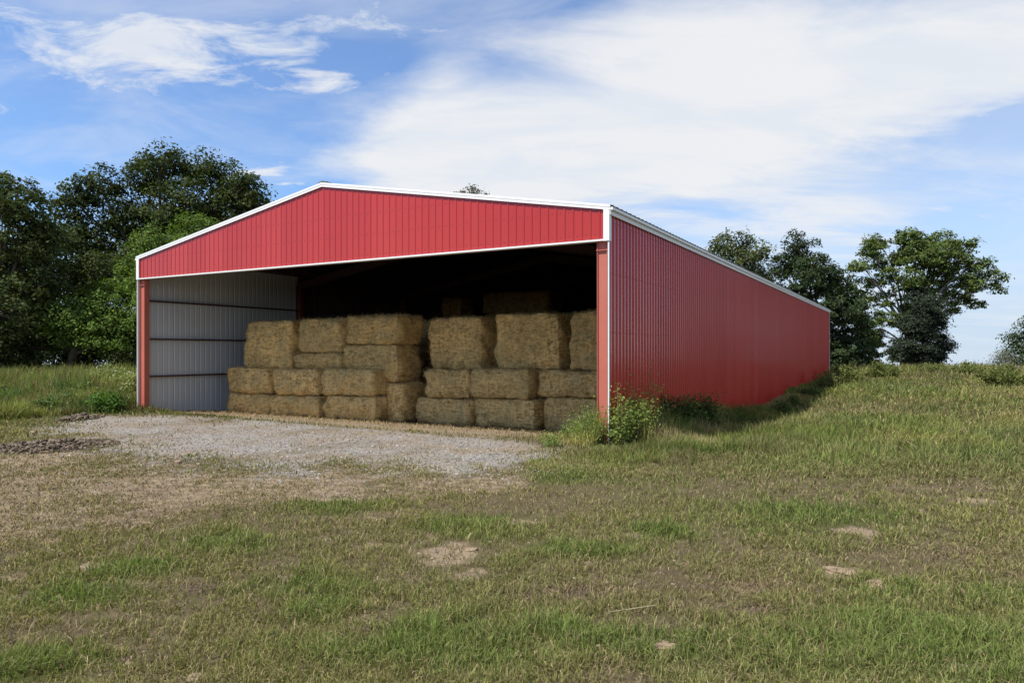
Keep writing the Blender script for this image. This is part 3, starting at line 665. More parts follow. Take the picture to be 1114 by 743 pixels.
# ------------------------------------------------------------------ trees
def leafquads(Pc, nrm, size, col, g):
    n = len(Pc); t = np.cross(nrm, g.normal(0, 1, (n, 3))); t /= np.linalg.norm(t, axis=1)[:, None] + 1e-9
    b = np.cross(nrm, t); s = size[:, None]; asp = g.uniform(.45, .8, (n, 1))
    V = np.stack([Pc - t * s * .5, Pc - b * s * asp * .4 + t * s * .05, Pc + t * s * .5, Pc + b * s * asp * .4 + t * s * .05], 1).reshape(-1, 3)
    return V, np.arange(n * 4).reshape(-1, 4), np.repeat(col, 4, 0)
def tree(name, label, cat, base, lobes, Z, col, trunk_r, seed, leaf=.3, nleaf=9000, group=None, fork=.35, bark='bark', depthk=.9, sprig=1.0, flat=.55, clumpr=.55, var=.35, bare=0, ybase=None, gapk=1.0):
    """base = photo column of the foot; lobes = (column, row, radius px[, radius_y px]) at distance Z"""
    g = np.random.default_rng(seed)
    bx = (base - CX) / FP * Z; bz = float(gz(bx, Z)) - .05
    root = empty(name, (bx, Z, bz)); tag(root, label, cat, group)
    O = np.array([bx, Z, bz]); Ls = []
    for lb in lobes:
        px, py, r = lb[:3]; ry = lb[3] if len(lb) > 3 else r * .85
        c = at(px, py, Z) - O; rw = r * Z / FP; rh = ry * Z / FP
        c[1] += g.uniform(-1, 1) * rw * .9
        Ls.append((c, rw, rh))
    # wood
    tb = MB(); top = max(c[2] for c, _, _ in Ls); cen = np.mean([c for c, _, _ in Ls], 0)
    fk = np.array([cen[0] * .35, cen[1] * .3, max(1.5, min(top * fork, top - 1))])
    pts = [np.array([0, 0, -.3]), np.array([0, 0, .15]), fk * .5 + g.normal(0, .15, 3), fk]
    tb.tube(pts, [trunk_r * 1.5, trunk_r * 1.15, trunk_r * .9, trunk_r * .75], 9)
    limbs = []
    for c, rw, rh in Ls:
        st = fk * g.uniform(.75, 1.0) if c[2] > fk[2] else fk * max(.25, min(.9, c[2] / fk[2] * .7))
        e = c + np.array([0, 0, rh * .3]); mid_ = st * .5 + e * .5 + np.array([0, 0, .12 * np.linalg.norm(e - st)]) + g.normal(0, .25, 3)
        q1 = st * .75 + mid_ * .25 + g.normal(0, .1, 3)
        tb.tube([st, q1, mid_, mid_ * .4 + e * .6 + g.normal(0, .2, 3), e], trunk_r * np.array([.5, .42, .3, .2, .08]), 6)
        for _ in range(5):
            d = g.normal(0, 1, 3); d /= np.linalg.norm(d); d[2] = abs(d[2]) * .6
            s0 = mid_ * (1 - .6) + e * .6 if g.uniform() < .6 else mid_
            e2 = c + d * np.array([rw, rw, rh]) * .85
            tb.tube([s0, s0 * .5 + e2 * .5 + g.normal(0, .15, 3), e2], trunk_r * np.array([.16, .1, .035]), 5)
            limbs.append((s0, e2))
    tb.build('trunk', M[bark], root, smooth=True)
    # leaf clumps
    vol = np.array([rw * rw * rh for _, rw, rh in Ls]); share = vol ** .75 / (vol ** .75).sum()
    P, N, Cc = [], [], []
    for (c, rw, rh), f in zip(Ls, share):
        nl = int(nleaf * f * 1.75); ncl = max(8, int(nl / 60)); per = max(8, nl // ncl)
        d = g.normal(0, 1, (ncl, 3)); d /= np.linalg.norm(d, axis=1)[:, None]
        rad = g.uniform(.15, 1.0, ncl) ** .5
        cc = c + d * rad[:, None] * np.array([rw, rw * depthk, rh])
        shade = g.uniform(1 - var, 1 + var, ncl)
        cr = 1.15 * clumpr * (Z / 70) * g.uniform(.6, 1.4, ncl) * sprig
        od_ = g.normal(0, 1, (ncl, per, 3)); od_ /= np.linalg.norm(od_, axis=2)[..., None]
        off = od_ * (g.uniform(0, 1, (ncl, per, 1)) ** .45) * 1.65 * cr[:, None, None] * np.array([1, 1, flat])
        # droop away from the middle of the clump
        off[..., 2] -= .25 * (off[..., 0] ** 2 + off[..., 1] ** 2) / (cr[:, None] + .01)
        p = (cc[:, None] + off).reshape(-1, 3)
        nn = np.repeat(d, per, 0) * .7 + np.array([0, 0, .6]) + g.normal(0, .6, (len(p), 3)); nn /= np.linalg.norm(nn, axis=1)[:, None]
        P.append(p); N.append(nn)
        hue = g.uniform(0, 1, (len(p), 1))
        base_c = np.array([col]) * np.repeat(shade, per)[:, None] * g.uniform(.7, 1.3, (len(p), 1))
        base_c = base_c * (1 + (hue - .5) * np.array([[.5, .1, -.2]]))
        Cc.append(base_c)
    P = np.concatenate(P); N = np.concatenate(N); Cc = np.concatenate(Cc)
    ok = P[:, 2] > .25; P, N, Cc = P[ok], N[ok], Cc[ok]
    V, F, C_ = leafquads(P, N, leaf * 1.12 * g.uniform(.6, 1.4, len(P)), Cc, g)
    mesh('crown', V, [F], M['leaf'], root, np.clip(C_, 0, 1))
    return root
DK, MD, LT, OL = (.052, .07, .023), (.05, .08, .022), (.100, .155, .032), (.08, .098, .034)
GL, GR = 'trees beyond the barn on the left', 'trees on the rise behind the barn'
tree('oak_tree', 'dark oak cut by the left edge of the photo', 'tree', -15, [(-40, 215, 45), (5, 205, 30), (35, 228, 26), (-10, 250, 45), (40, 262, 32), (52, 250, 16), (0, 300, 50), (45, 310, 30), (-40, 320, 50), (15, 350, 45), (-30, 375, 45), (30, 385, 28)],
     60, DK, .45, 1, nleaf=24000, group=GL, fork=.3)
tree('oak_tree', 'tallest broad oak rising over the left roof slope', 'tree', 165, [(88, 222, 24), (112, 203, 24), (150, 188, 27), (185, 180, 22), (215, 182, 24), (245, 195, 26), (272, 212, 24), (283, 222, 15), (95, 255, 32), (135, 240, 34), (175, 232, 34), (215, 230, 36), (252, 232, 30), (115, 290, 36), (165, 285, 38), (215, 275, 36), (80, 300, 30)],
     78, DK, .6, 2, nleaf=34000, group=GL, leaf=.34, clumpr=.62)
tree('elm_tree', 'lighter green low spreading tree in front of the oaks', 'tree', 150, [(225, 258, 28), (185, 275, 34), (240, 290, 34), (150, 305, 34), (200, 315, 40), (118, 335, 34), (165, 350, 40), (88, 350, 30), (62, 366, 20, 14), (130, 362, 32, 22), (190, 355, 40, 30), (235, 345, 38)],
     62, LT, .3, 3, nleaf=42000, group=GL, leaf=.22, fork=.22, var=.25, clumpr=.5)
tree('oak_tree', 'shaded oak filling the gap behind the light green tree', 'tree', 75, [(120, 385, 34, 20), (170, 380, 40, 22), (215, 378, 30, 22), (70, 270, 32), (60, 310, 34), (105, 300, 34), (60, 345, 34), (30, 330, 30), (100, 350, 30), (20, 375, 34), (70, 385, 30)],  # low dark lobes added to stand in for shade under the elm
     72, DK, .4, 4, nleaf=23000, group=GL)
# understorey trunks seen in the dark gap
for k_, (px, Zk) in enumerate([(20, 74), (44, 80), (70, 78), (102, 76), (118, 82)]):
    tree('young_tree', ['slim bare trunked young tree at the left photo edge', 'slender young tree in the dark gap under the oaks', 'second slender sapling in the dark gap left of the barn', 'thin sapling under the light green tree', 'thin sapling nearest the barn under the light green tree'][k_],
         'tree', px, [(px - 6, 372, 22, 14), (px + 8, 365, 24, 16), (px + 2, 350, 22, 18)], Zk, DK, .12, 50 + k_, nleaf=3200, group=GL, fork=.6)
# right side
tree('hackberry_tree', 'dark rounded tree just above the barn eave', 'tree', 806, [(800, 265, 22, 15), (780, 268, 14, 10), (822, 274, 18, 14), (800, 292, 30), (830, 300, 24), (772, 285, 14), (815, 330, 34), (800, 360, 40), (845, 350, 30)],
     84, OL, .35, 6, nleaf=15000, group=GR)
tree('cedar_tree', 'dark dense pointed tree against the barn far corner', 'tree', 893, [(866, 266, 11, 18), (880, 275, 14, 22), (858, 290, 18), (878, 300, 28), (902, 305, 20), (868, 330, 34), (905, 335, 28), (922, 320, 18), (885, 360, 40), (925, 362, 26), (905, 388, 34), (935, 388, 22), (915, 405, 26)],
     73, (.042, .062, .026),   .35, 7, nleaf=36000, group=GR, leaf=.25, clumpr=.38, fork=.2)
tree('locust_tree', 'airy spreading tree standing alone against the sky', 'tree', 981, [(945, 272, 16, 10), (962, 262, 16, 10), (985, 260, 18, 11), (1008, 264, 16, 10), (1030, 260, 17, 11), (1048, 268, 15, 10), (935, 290, 14, 9), (965, 285, 22, 12), (1000, 284, 24, 13), (1035, 285, 22, 13), (1060, 288, 15, 9), (1076, 300, 14, 8), (1082, 312, 8, 8), (1055, 310, 18, 10), (1030, 315, 18, 10), (1060, 332, 9, 7), (1005, 310, 18, 10), (950, 305, 16, 8), (962, 325, 14, 8), (950, 345, 16, 10), (958, 368, 20, 12), (970, 385, 14, 8), (975, 345, 12, 10), (1035, 335, 10, 7), (975, 305, 22, 14), (990, 330, 18, 14), (1018, 298, 20, 14), (1045, 302, 18, 12), (940, 325, 14, 12), (945, 360, 14, 12), (1045, 325, 14, 9), (985, 272, 20, 14), (1015, 275, 20, 14)],
     88, (.088, .12, .033), .28, 8, nleaf=26000, group=GR, leaf=.29, fork=.30, bark='paleBark', clumpr=.36, flat=.4)
tree('cedar_tree', 'grey green cedar in front of the airy tree', 'tree', 1010, [(1002, 318, 12, 12), (1008, 335, 18), (1000, 352, 22), (1018, 355, 20), (1008, 375, 26), (1028, 378, 18), (990, 380, 16), (1015, 392, 24, 12)],
     84, (.045, .06, .038), .2, 9, nleaf=22000, group=GR, leaf=.22, clumpr=.33, fork=.3)
tree('cedar_tree', 'dark tree cut by the right edge of the photo', 'tree', 1122, [(1112, 368, 12), (1125, 355, 18), (1110, 385, 14), (1130, 385, 24)], 80, (.05, .075, .03), .2, 10, nleaf=7000, group=GR, leaf=.22, fork=.3)
tree('bare_shrub', 'half bare grey shrub beside the dark right edge tree', 'shrub', 1092, [(1088, 384, 9, 8), (1097, 390, 9, 8), (1082, 392, 7, 6)], 78, (.13, .135, .10), .07, 11, nleaf=700, group=None, leaf=.14, fork=.2, bark='paleBark')
tree('cottonwood_tree', 'treetop just showing above the ridge of the barn roof', 'tree', 515, [(505, 209, 5, 4), (513, 203, 6, 5), (520, 209, 6, 4), (528, 212, 4, 3), (498, 212, 4, 2.5), (512, 232, 22, 16), (500, 262, 32), (530, 270, 32), (512, 300, 40)], 98, DK, .5, 12, nleaf=9000, group=GR, fork=.5, clumpr=.3)
tree('distant_bush', 'small round bush on the crest left of the airy tree trunk', 'shrub', 930, [(926, 399, 8, 5), (936, 400, 8, 5)], 92, OL, .08, 13, nleaf=900, leaf=.2)
tree('distant_bush', 'low bush on the crest under the airy tree', 'shrub', 957, [(952, 402, 7, 4), (962, 403, 6, 4)], 93, MD, .08, 14, nleaf=700, leaf=.2)

# ------------------------------------------------------------------ weeds
def tall(n, samp, hgt, name, label, pal, leanmax=.7, cat='tall grass', heads=.25):
    X, Y, Z, h = samp(n); m = len(X); r = np.hypot(X, Y)
    ln = h * rng.uniform(.5, 1.15, m); wd = np.maximum(.006, r / 706 * rng.uniform(.6, 1.0, m))
    cl = fbm(X / 1.5, Y / 1.5, 71, 3)
    pi = np.floor(np.clip(sst(.28, .72, fbm(X / 1.9 + 5, Y / 1.9, 73, 3)) + rng.normal(0, .16, m), 0, .999) * len(pal)).astype(int)
    c = np.array(pal)[pi] * 1.0 * (rng.uniform(.65, 1.25, m) * (.45 + 1.1 * cl))[:, None]
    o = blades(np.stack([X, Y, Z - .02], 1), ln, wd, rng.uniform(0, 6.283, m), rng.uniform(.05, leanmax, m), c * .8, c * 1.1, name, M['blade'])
    return tag(o, label, cat, kind='stuff')
def samp_left(n):
    x = rng.uniform(-260, 150, n); y = rng.uniform(404, 468, n)
    X, Y, Z = grd(x, y)
    lx, ly = w2l(X, Y); mk, ins = masks(X, Y)
    edge = y - 0 > 462 - 6 * fbm(X, Y, 5)
    line = 456 + (x < 60) * 10 + 8 * (fbm(X / 1.5, Y / 1.5, 81) - .5)
    k = (lx < -W - .1) & (y < line) & (mk['gravel'] < .4) & (Y < 75)
    X, Y, Z = X[k], Y[k], Z[k]
    h = (.45 + 1.25 * fbm(X / 2.2, Y / 2.2, 91, 3)) * sst(-2, 5, -(lx[k] + W) * .0 + 5) * (.45 + .55 * sst(456, 435, y[k]))
    return X, Y, Z, h
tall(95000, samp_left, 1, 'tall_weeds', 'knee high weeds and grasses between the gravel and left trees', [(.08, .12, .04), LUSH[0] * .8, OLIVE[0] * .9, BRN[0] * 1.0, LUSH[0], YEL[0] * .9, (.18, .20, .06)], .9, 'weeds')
def samp_right(n):
    x = rng.uniform(880, 1400, n); y = rng.uniform(399.5, 432, n)
    X, Y, Z = grd(x, y); lx, ly = w2l(X, Y)
    k = (Y > 43) & (Y < 92) & (lx > .3)
    X, Y, Z = X[k], Y[k], Z[k]
    h = (.35 + 1.0 * fbm(X / 4, Y / 4, 95, 3)) * sst(42, 62, Y)
    return X, Y, Z, h
tall(70000, samp_right, 1, 'tall_weeds', 'tall rough weeds along the crest behind the barn', [LUSH[0] * .9, YEL[0] * .9, OLIVE[0], OLIVE[0] * .8, DRYC[0] * .7, (.10, .105, .05)], .9, 'weeds')
def samp_wall(n):
    v = rng.uniform(.2, L + 3, n); d = np.abs(rng.normal(0, .75, n)) + .05
    X, Y = l2w(d, v); h = (.30 + .85 * fbm(v / 1.3, d, 97, 3)) * (1 - .5 * sst(12, 18, v)) * np.exp(-(d / 1.3) ** 2) + .12
    return X, Y, gz(X, Y), h
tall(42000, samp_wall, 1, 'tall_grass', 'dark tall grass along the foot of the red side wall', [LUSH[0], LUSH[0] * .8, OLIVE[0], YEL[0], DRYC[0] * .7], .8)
def samp_post(n):
    lx = -np.abs(rng.normal(.0, .9, n)) - .1; ly = rng.normal(-.3, .45, n)
    X, Y = l2w(lx, ly); h = .18 + .8 * np.exp(-((lx + .2) / .7) ** 2) * np.exp(-(ly / .6) ** 2)
    return X, Y, gz(X, Y), h
tall(2000, samp_post, 1, 'tall_grass', 'feathery tall grass inside the barn opening at the right post', [LUSH[0] * 1.1, YEL[0], YEL[0] * 1.1, OLIVE[0], DRYC[0] * .8], .7)
def samp_sill(n):
    lx = -W + rng.uniform(-.5, 5.5, n); ly = rng.normal(-.12, .22, n)
    X, Y = l2w(lx, ly); h = .09 + .22 * np.exp(-((lx + W) / 1.6) ** 2)
    return X, Y, gz(X, Y), h
tall(1500, samp_sill, 1, 'short_weeds', 'short dry weeds along the sill by the left post', [OLIVE[0] * .8, BRN[0], LUSH[0] * .8, DRYC[0] * .6], .9, 'weeds')
def samp_front(n):
    x = rng.uniform(540, 960, n); y = rng.uniform(455, 512, n)
    X, Y, Z = grd(x, y); lx, ly = w2l(X, Y); mk, ins = masks(X, Y)
    k = (~ins) & (mk['gravel'] < .3) & (mk['dry'] < .6) & (rng.uniform(0, 1, n) < sst(975, 800, x))
    h = .10 + .32 * sst(.35, .7, fbm(X / 1.4, Y / 1.4, 99, 3)) * sst(-3.5, -.5, ly) * sst(-2.5, 0, lx)
    return X[k], Y[k], Z[k], h[k]
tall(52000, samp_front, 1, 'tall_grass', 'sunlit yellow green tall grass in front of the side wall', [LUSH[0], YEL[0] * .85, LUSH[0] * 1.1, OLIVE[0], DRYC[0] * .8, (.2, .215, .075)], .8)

def weed(name, label, cat, X, Y, h, rad, nst, col, seed, leaf=.07, per=40, stalk=(.16, .17, .07), group=None, upright=.5, tipcol=None):
    g = np.random.default_rng(seed); z = float(gz(X, Y)) - .02
    root = empty(name, (X, Y, z)); tag(root, label, cat, group)
    q = MB(); P, N, Cc = [], [], []
    for k in range(nst):
        a = g.uniform(0, 6.283); rr = rad * g.uniform(.1, 1) ; hh = h * g.uniform(.35, 1.0) * (1 - .35 * (rr / rad) ** 2)
        b = np.array([math.cos(a), math.sin(a), 0]) * rr * .35; e = np.array([math.cos(a) * rr, math.sin(a) * rr, hh])
        mm = b * .5 + e * .5 + np.array([0, 0, hh * .12])
        q.tube([b - np.array([0, 0, .05]), mm, e], [.010, .008, .004], 4, stalk)
        t = g.uniform(.15, 1, per) ** .8
        p = (1 - t)[:, None] ** 2 * b + 2 * ((1 - t) * t)[:, None] * mm + (t ** 2)[:, None] * e
        p = p + g.normal(0, 1, (per, 3)) * (.05 + .09 * (1 - np.abs(t - .6)))[:, None] * (h / 1.0) ** .5
        nn = g.normal(0, .7, (per, 3)) + np.array([0, 0, .7]); nn /= np.linalg.norm(nn, axis=1)[:, None]
        c = np.array([col]) * g.uniform(.65, 1.35, (per, 1))
        if tipcol is not None: c = np.where((t > .85)[:, None] & (g.uniform(0, 1, (per, 1)) < .6), np.array([tipcol]), c)
        P.append(p); N.append(nn); Cc.append(c)
    P, N, Cc = map(np.concatenate, (P, N, Cc))
    ok = P[:, 2] > .03
    V, F, C_ = leafquads(P[ok], N[ok], leaf * g.uniform(.5, 1.5, ok.sum()), Cc[ok], g)
    q.build('stem', M['stalk'], root, color=True)
    mesh('foliage', V, [F], M['blade'], root, np.clip(C_, 0, 1))
    return root
GW = 'weeds growing along the red side wall'
def wallweed(v, d, *a, **k):
    d = d + .6
    X, Y = l2w(d, v); return weed(a[0], a[1], 'weed', X, Y, *a[2:], group=GW, **k)
LG, DG_SHADED = (.16, .23, .055), (.05, .085, .025)
def footweed(px, py, *a, **k):
    X, Y, _ = grd(px, py); return weed(a[0], a[1], 'weed', float(X), float(Y), *a[2:], group=GW, **k)
LG, DG_SHADED = (.20, .26, .07), (.055, .085, .026)  # dark bush green has the barn's shadow painted into it
footweed(675, 484, 'tall_weed', 'pale green stemmy weed right against the white edge trim', 1.45, .34, 22, LG, 201, stalk=(.30, .2, .1), leaf=.06, per=100)
footweed(691, 483, 'tall_weed', 'bushy light green weed second from the white edge trim', 1.4, .42, 26, LG, 202, per=130, leaf=.06)
footweed(708, 481, 'tall_weed', 'tallest light green weed with a round feathery top', 2.05, .26, 11, (.21, .25, .075), 203, per=120, leaf=.055)
footweed(699, 482, 'tall_weed', 'yellowish dry stemmed weed between the two light green ones', 1.3, .38, 18, (.24, .23, .08), 216, per=100, leaf=.05, stalk=(.32, .22, .12))
footweed(717, 480, 'tall_weed', 'thin olive weed at the edge of the dark bush', 1.45, .42, 20, (.17, .19, .065), 217, per=100, leaf=.05)
footweed(724, 478, 'leafy_bush', 'dark green leafy bush at the wall beyond the tallest weed', 1.35, .62, 34, DG_SHADED, 204, per=130, leaf=.10)
footweed(744, 476, 'leafy_bush', 'second dark bush along the wall, with pale drooping sprays', 1.4, .68, 34, (.06, .10, .03), 205, per=130, leaf=.10, tipcol=(.16, .2, .07))
footweed(764, 474, 'leafy_bush', 'dark bush below the wispy red brown weed', 1.3, .62, 30, DG_SHADED, 206, per=130, leaf=.10)
footweed(774, 471, 'tall_weed', 'wispy red brown seeded weed before the side wall', 1.6, .5, 12, (.14, .11, .06), 207, per=50, stalk=(.2, .12, .08), leaf=.06)
footweed(789, 469, 'leafy_bush', 'low dark weed patch in the dip of the wall foot', .75, .7, 20, DG_SHADED, 208, per=90, leaf=.1)
wallweed(10.4, .5, 'leafy_bush', 'low thin weeds where the most red wall shows', .55, .7, 18, (.07, .1, .035), 209, per=50)
wallweed(17.5, .5, 'leafy_bush', 'rounded dark weed halfway along the side wall', 0.75, .6, 18, (.10, .135, .045), 210, per=70, leaf=.1)
wallweed(20.5, .6, 'leafy_bush', 'dark weed clump just past halfway along the side wall', 0.7, .6, 18, (.10, .135, .045), 211, per=70, leaf=.1)
wallweed(26, .7, 'leafy_bush', 'broad weed mound three fifths along the side wall', 0.75, .7, 18, (.10, .13, .045), 212, per=70, leaf=.12)
wallweed(32, .8, 'tall_weed', 'brownish weed mound standing against the far side wall', 1.2, 1.0, 28, (.13, .14, .055), 213, per=70, leaf=.12)
wallweed(38, .8, 'leafy_bush', 'dark weed mound before the far wall corner', 0.8, .8, 20, (.10, .13, .045), 214, per=70, leaf=.13)
wallweed(44, .9, 'leafy_bush', 'last weed mound at the far corner of the side wall', 1.1, 1.1, 26, (.095, .125, .045), 215, per=80, leaf=.14)
GLW = 'weeds beside the left post'
for k_, (px, py, h, rd, col, lab, tp) in enumerate([
    (118, 449, .75, .8, (.08, .15, .03), 'deep green leafy bush at the gravel edge by the left post', None),
    (135, 432, 1.5, .9, (.19, .24, .06), 'tall yellow green weed with pale flower tops beside the left post', (.34, .36, .2)),
    (106, 430, 1.35, .9, (.18, .23, .06), 'yellow green flowering weed left of the deep green bush', (.34, .36, .2)),
    (50, 450, .55, .8, (.11, .16, .055), 'low green weed patch at the far gravel edge', None),
    (70, 445, .7, .8, (.09, .14, .045), 'low dark green weed clump left of the flat clod heap', None),
    (95, 440, 1.0, .9, (.13, .17, .05), 'rounded green weed between the two deeper green clumps', None),
    (8, 438, .9, .9, (.14, .155, .055), 'brownish green weed at the left photo edge', None),
    (145, 440, 1.3, .5, (.17, .2, .06), 'narrow yellow green weed hugging the left post', (.34, .36, .2)),
    (125, 420, 1.6, 1.0, (.15, .19, .055), 'tallest flowering weed behind the yellow green one', (.34, .36, .2)),
    (28, 428, 1.0, 1.0, (.17, .2, .06), 'olive weed mound under the left oak', None),
    (80, 425, 1.1, 1.0, (.15, .17, .06), 'dull olive weed mound in front of the dark gap', None)]):
    X, Y, _ = grd(px, py)
    weed('weed_bush', lab, 'weed', float(X), float(Y), h, rd, 26, col, 300 + k_, leaf=.11, per=70, group=GLW, tipcol=tp)
for k_, (px, py, h, rd, lab) in enumerate([(640, 484, 1.25, .35, 'feathery weed leaning beside the right post'), (622, 482, .7, .35, 'short feathery weed in front of the right bales'), (601, 486, .4, .3, 'smallest weed tuft at the gravel edge near the right post')]):
    X, Y, _ = grd(px, py)
    weed('feathery_weed', lab, 'weed', float(X), float(Y), h, rd, 14, (.17, .23, .065), 330 + k_, leaf=.05, per=40, group='weeds by the right post')
for k_, (px, py, h, rd, lab) in enumerate([(960, 412, 1.3, 1.6, 'leafy weed mound in front of the cedar foot'), (1050, 410, 1.2, 1.8, 'broad weed mound on the crest right of the airy tree'), (1095, 420, 1.4, 1.8, 'dark brush mound below the bare shrub'), (920, 418, 1.2, 1.5, 'brush mound just past the barn far corner'), (1010, 408, 1.1, 1.6, 'brush mound at the foot of the grey green cedar')]):
    X, Y, _ = grd(px, py)
    weed('brush_mound', lab, 'brush', float(X), float(Y), h, rd, 46, (.125, .145, .045), 350 + k_, leaf=.16, per=60, group='brush on the crest')

# ------------------------------------------------------------------ stones, clods, stick
def rock(name, label, cat, px, py, sx, sy, sz, seed, mat='rock', group=None, sink=.35):
    g = np.random.default_rng(seed); X, Y, Z = grd(px, py)
    nu, nv = 16, 10
    u, t = np.meshgrid(np.arange(nu) / nu * 2 * np.pi, np.linspace(.05, np.pi - .05, nv), indexing='ij')
    d = np.stack([np.cos(u) * np.sin(t), np.sin(u) * np.sin(t), np.cos(t)], -1).reshape(-1, 3)
    d = np.sign(d) * np.abs(d) ** .8
    k = 1 + .55 * (fbm(d[:, 0] * 1.6 + seed, d[:, 1] * 1.6 + d[:, 2] * 2.1, seed, 3) - .5)
    V = d * k[:, None] * np.array([sx, sy, sz])
    i = np.arange(nu)[:, None]; j = np.arange(nv - 1)[None]; i2 = (i + 1) % nu
    F = np.stack([i * nv + j, i * nv + j + 1, i2 * nv + j + 1, i2 * nv + j], -1).reshape(-1, 4)
    caps = [np.arange(nu)[None] * nv, np.arange(nu)[None, ::-1] * nv + nv - 1]
    o = mesh(name, V, [F] + caps, M[mat], smooth=False); o.location = (float(X), float(Y), float(Z) + sz * (1 - 2 * sink)); o.rotation_euler = (g.normal(0, .1), g.normal(0, .1), g.uniform(-.4, .4))
    return tag(o, label, cat, group)
GS = 'pale stones lying in the grass'
rock('flat_stone', 'flat tan stone slab showing in the grass right of centre', 'stone', 918, 622, .19, .12, .03, 1, group=GS, sink=.5)
rock('flat_stone', 'pale pointed stone half sunk in the near grass', 'stone', 722, 706, .095, .06, .035, 2, group=GS)
rock('flat_stone', 'low tan stone just below the flat stone slab', 'stone', 946, 638, .15, .08, .02, 3, group=GS, sink=.5)
rock('small_stone', 'small pale stone on the gravel edge before the aisle', 'stone', 194, 504, .07, .06, .05, 5, group=GS)
rock('small_stone', 'small white stone on the grass beside the dirt heap', 'stone', 36, 472, .09, .07, .07, 6, group=GS)
rock('flat_stone', 'grey stone at the bottom edge among bare dirt', 'stone', 213, 741, .06, .05, .035, 7, group=GS)
rock('flat_stone', 'pinkish flat stone in the bare tan patch', 'stone', 512, 598, .08, .05, .02, 8, group=GS, sink=.45)
# heaps of clods at the left
def clods(n, pxa, pxb, pya, pyb, smin, smax, name, label, hgt, seed):
    g = np.random.default_rng(seed); mb_v, mb_f, mb_c = [], [], []; N0 = 0
    x0, y0, _ = grd(pxa, pyb); x1, _, _ = grd(pxb, pyb); _, y1, _ = grd((pxa + pxb) / 2, pya)
    base = np.array([[1, 0, 0], [0, 1, 0], [-1, 0, 0], [0, -1, 0], [.6, .6, .7], [-.6, .6, .7], [-.6, -.6, .7], [.6, -.6, .7], [0, 0, -1.]])
    fc = np.array([[0, 1, 4], [1, 2, 5], [2, 3, 6], [3, 0, 7], [4, 1, 5], [5, 2, 6], [6, 3, 7], [7, 0, 4], [4, 5, 6], [4, 6, 7], [1, 0, 8], [2, 1, 8], [3, 2, 8], [0, 3, 8]])
    cx, cy = (float(x0) + float(x1)) / 2, (float(y0) + float(y1)) / 2; rx, ry = abs(float(x1) - float(x0)) / 2, abs(float(y1) - float(y0)) / 2
    for _ in range(n):
        a, rr = g.uniform(0, 6.283), math.sqrt(g.uniform(0, 1)); x, y = cx + math.cos(a) * rr * rx, cy + math.sin(a) * rr * ry
        s = g.uniform(smin, smax) * (1.1 - .5 * rr); z = float(gz(x, y)) + hgt * max(0, 1 - rr ** 2) * g.uniform(.3, 1.05)
        v = base * g.uniform(.7, 1.3, (9, 1)) * s * np.array([g.uniform(.8, 1.4), g.uniform(.7, 1.2), g.uniform(.7, 1.1)])
        an = g.uniform(0, 6.283); v = np.stack([v[:, 0] * math.cos(an) - v[:, 1] * math.sin(an), v[:, 0] * math.sin(an) + v[:, 1] * math.cos(an), v[:, 2]], 1) + [x, y, z]
        mb_v.append(v); mb_f.append(fc + N0); N0 += 9
        c = np.array([.13, .10, .072]) * g.uniform(.45, 1.7); mb_c.append(np.repeat(c[None], 9, 0))
    o = mesh(name, np.concatenate(mb_v), mb_f, M['gravel'], col=np.concatenate(mb_c))
    return tag(o, label, 'dirt heap', kind='stuff')
clods(1400, -60, 82, 478, 495, .018, .065, 'rubble_heap', 'low heap of brown dirt clods at the left gravel edge', .12, 5)
clods(160, 48, 80, 453, 460, .04, .12, 'rubble_heap', 'small dark clod heap below the left weeds', .12, 6)
X, Y, Z = map(float, grd(832, 690))
q = MB(); q.tube([(X, Y, Z - .02), (X - .012, Y, Z + .07), (X - .035, Y + .01, Z + .14)], [.006, .005, .003], 5, (.05, .035, .028))
tag(q.build('dead_stalk', M['stalk'], color=True), 'short dark dead stalk standing in the near grass at right', 'stalk')
X, Y, Z = map(float, grd(690, 668))
q = MB(); q.tube([(X - .22, Y - .03, Z + .03), (X, Y, Z + .05), (X + .2, Y + .05, Z + .06)], [.004, .005, .003], 5, (.35, .30, .2))
tag(q.build('pale_stick', M['stalk'], color=True), 'pale thin stick lying on the grass near bottom centre', 'stick')

# ------------------------------------------------------------------ light and sky
sun_az = math.atan2(-.881, -.473); SUN_EL = R(57)
sd = bpy.data.lights.new('sun', 'SUN'); sd.energy = 5.0; sd.angle = R(1.5); sd.color = (1, .95, .87)
so = bpy.data.objects.new('sun', sd); COL.objects.link(so)
from mathutils import Vector
dv = Vector((math.sin(sun_az) * math.cos(SUN_EL), math.cos(sun_az) * math.cos(SUN_EL), math.sin(SUN_EL)))
so.rotation_euler = dv.to_track_quat('Z', 'Y').to_euler(); so.location = dv * 60

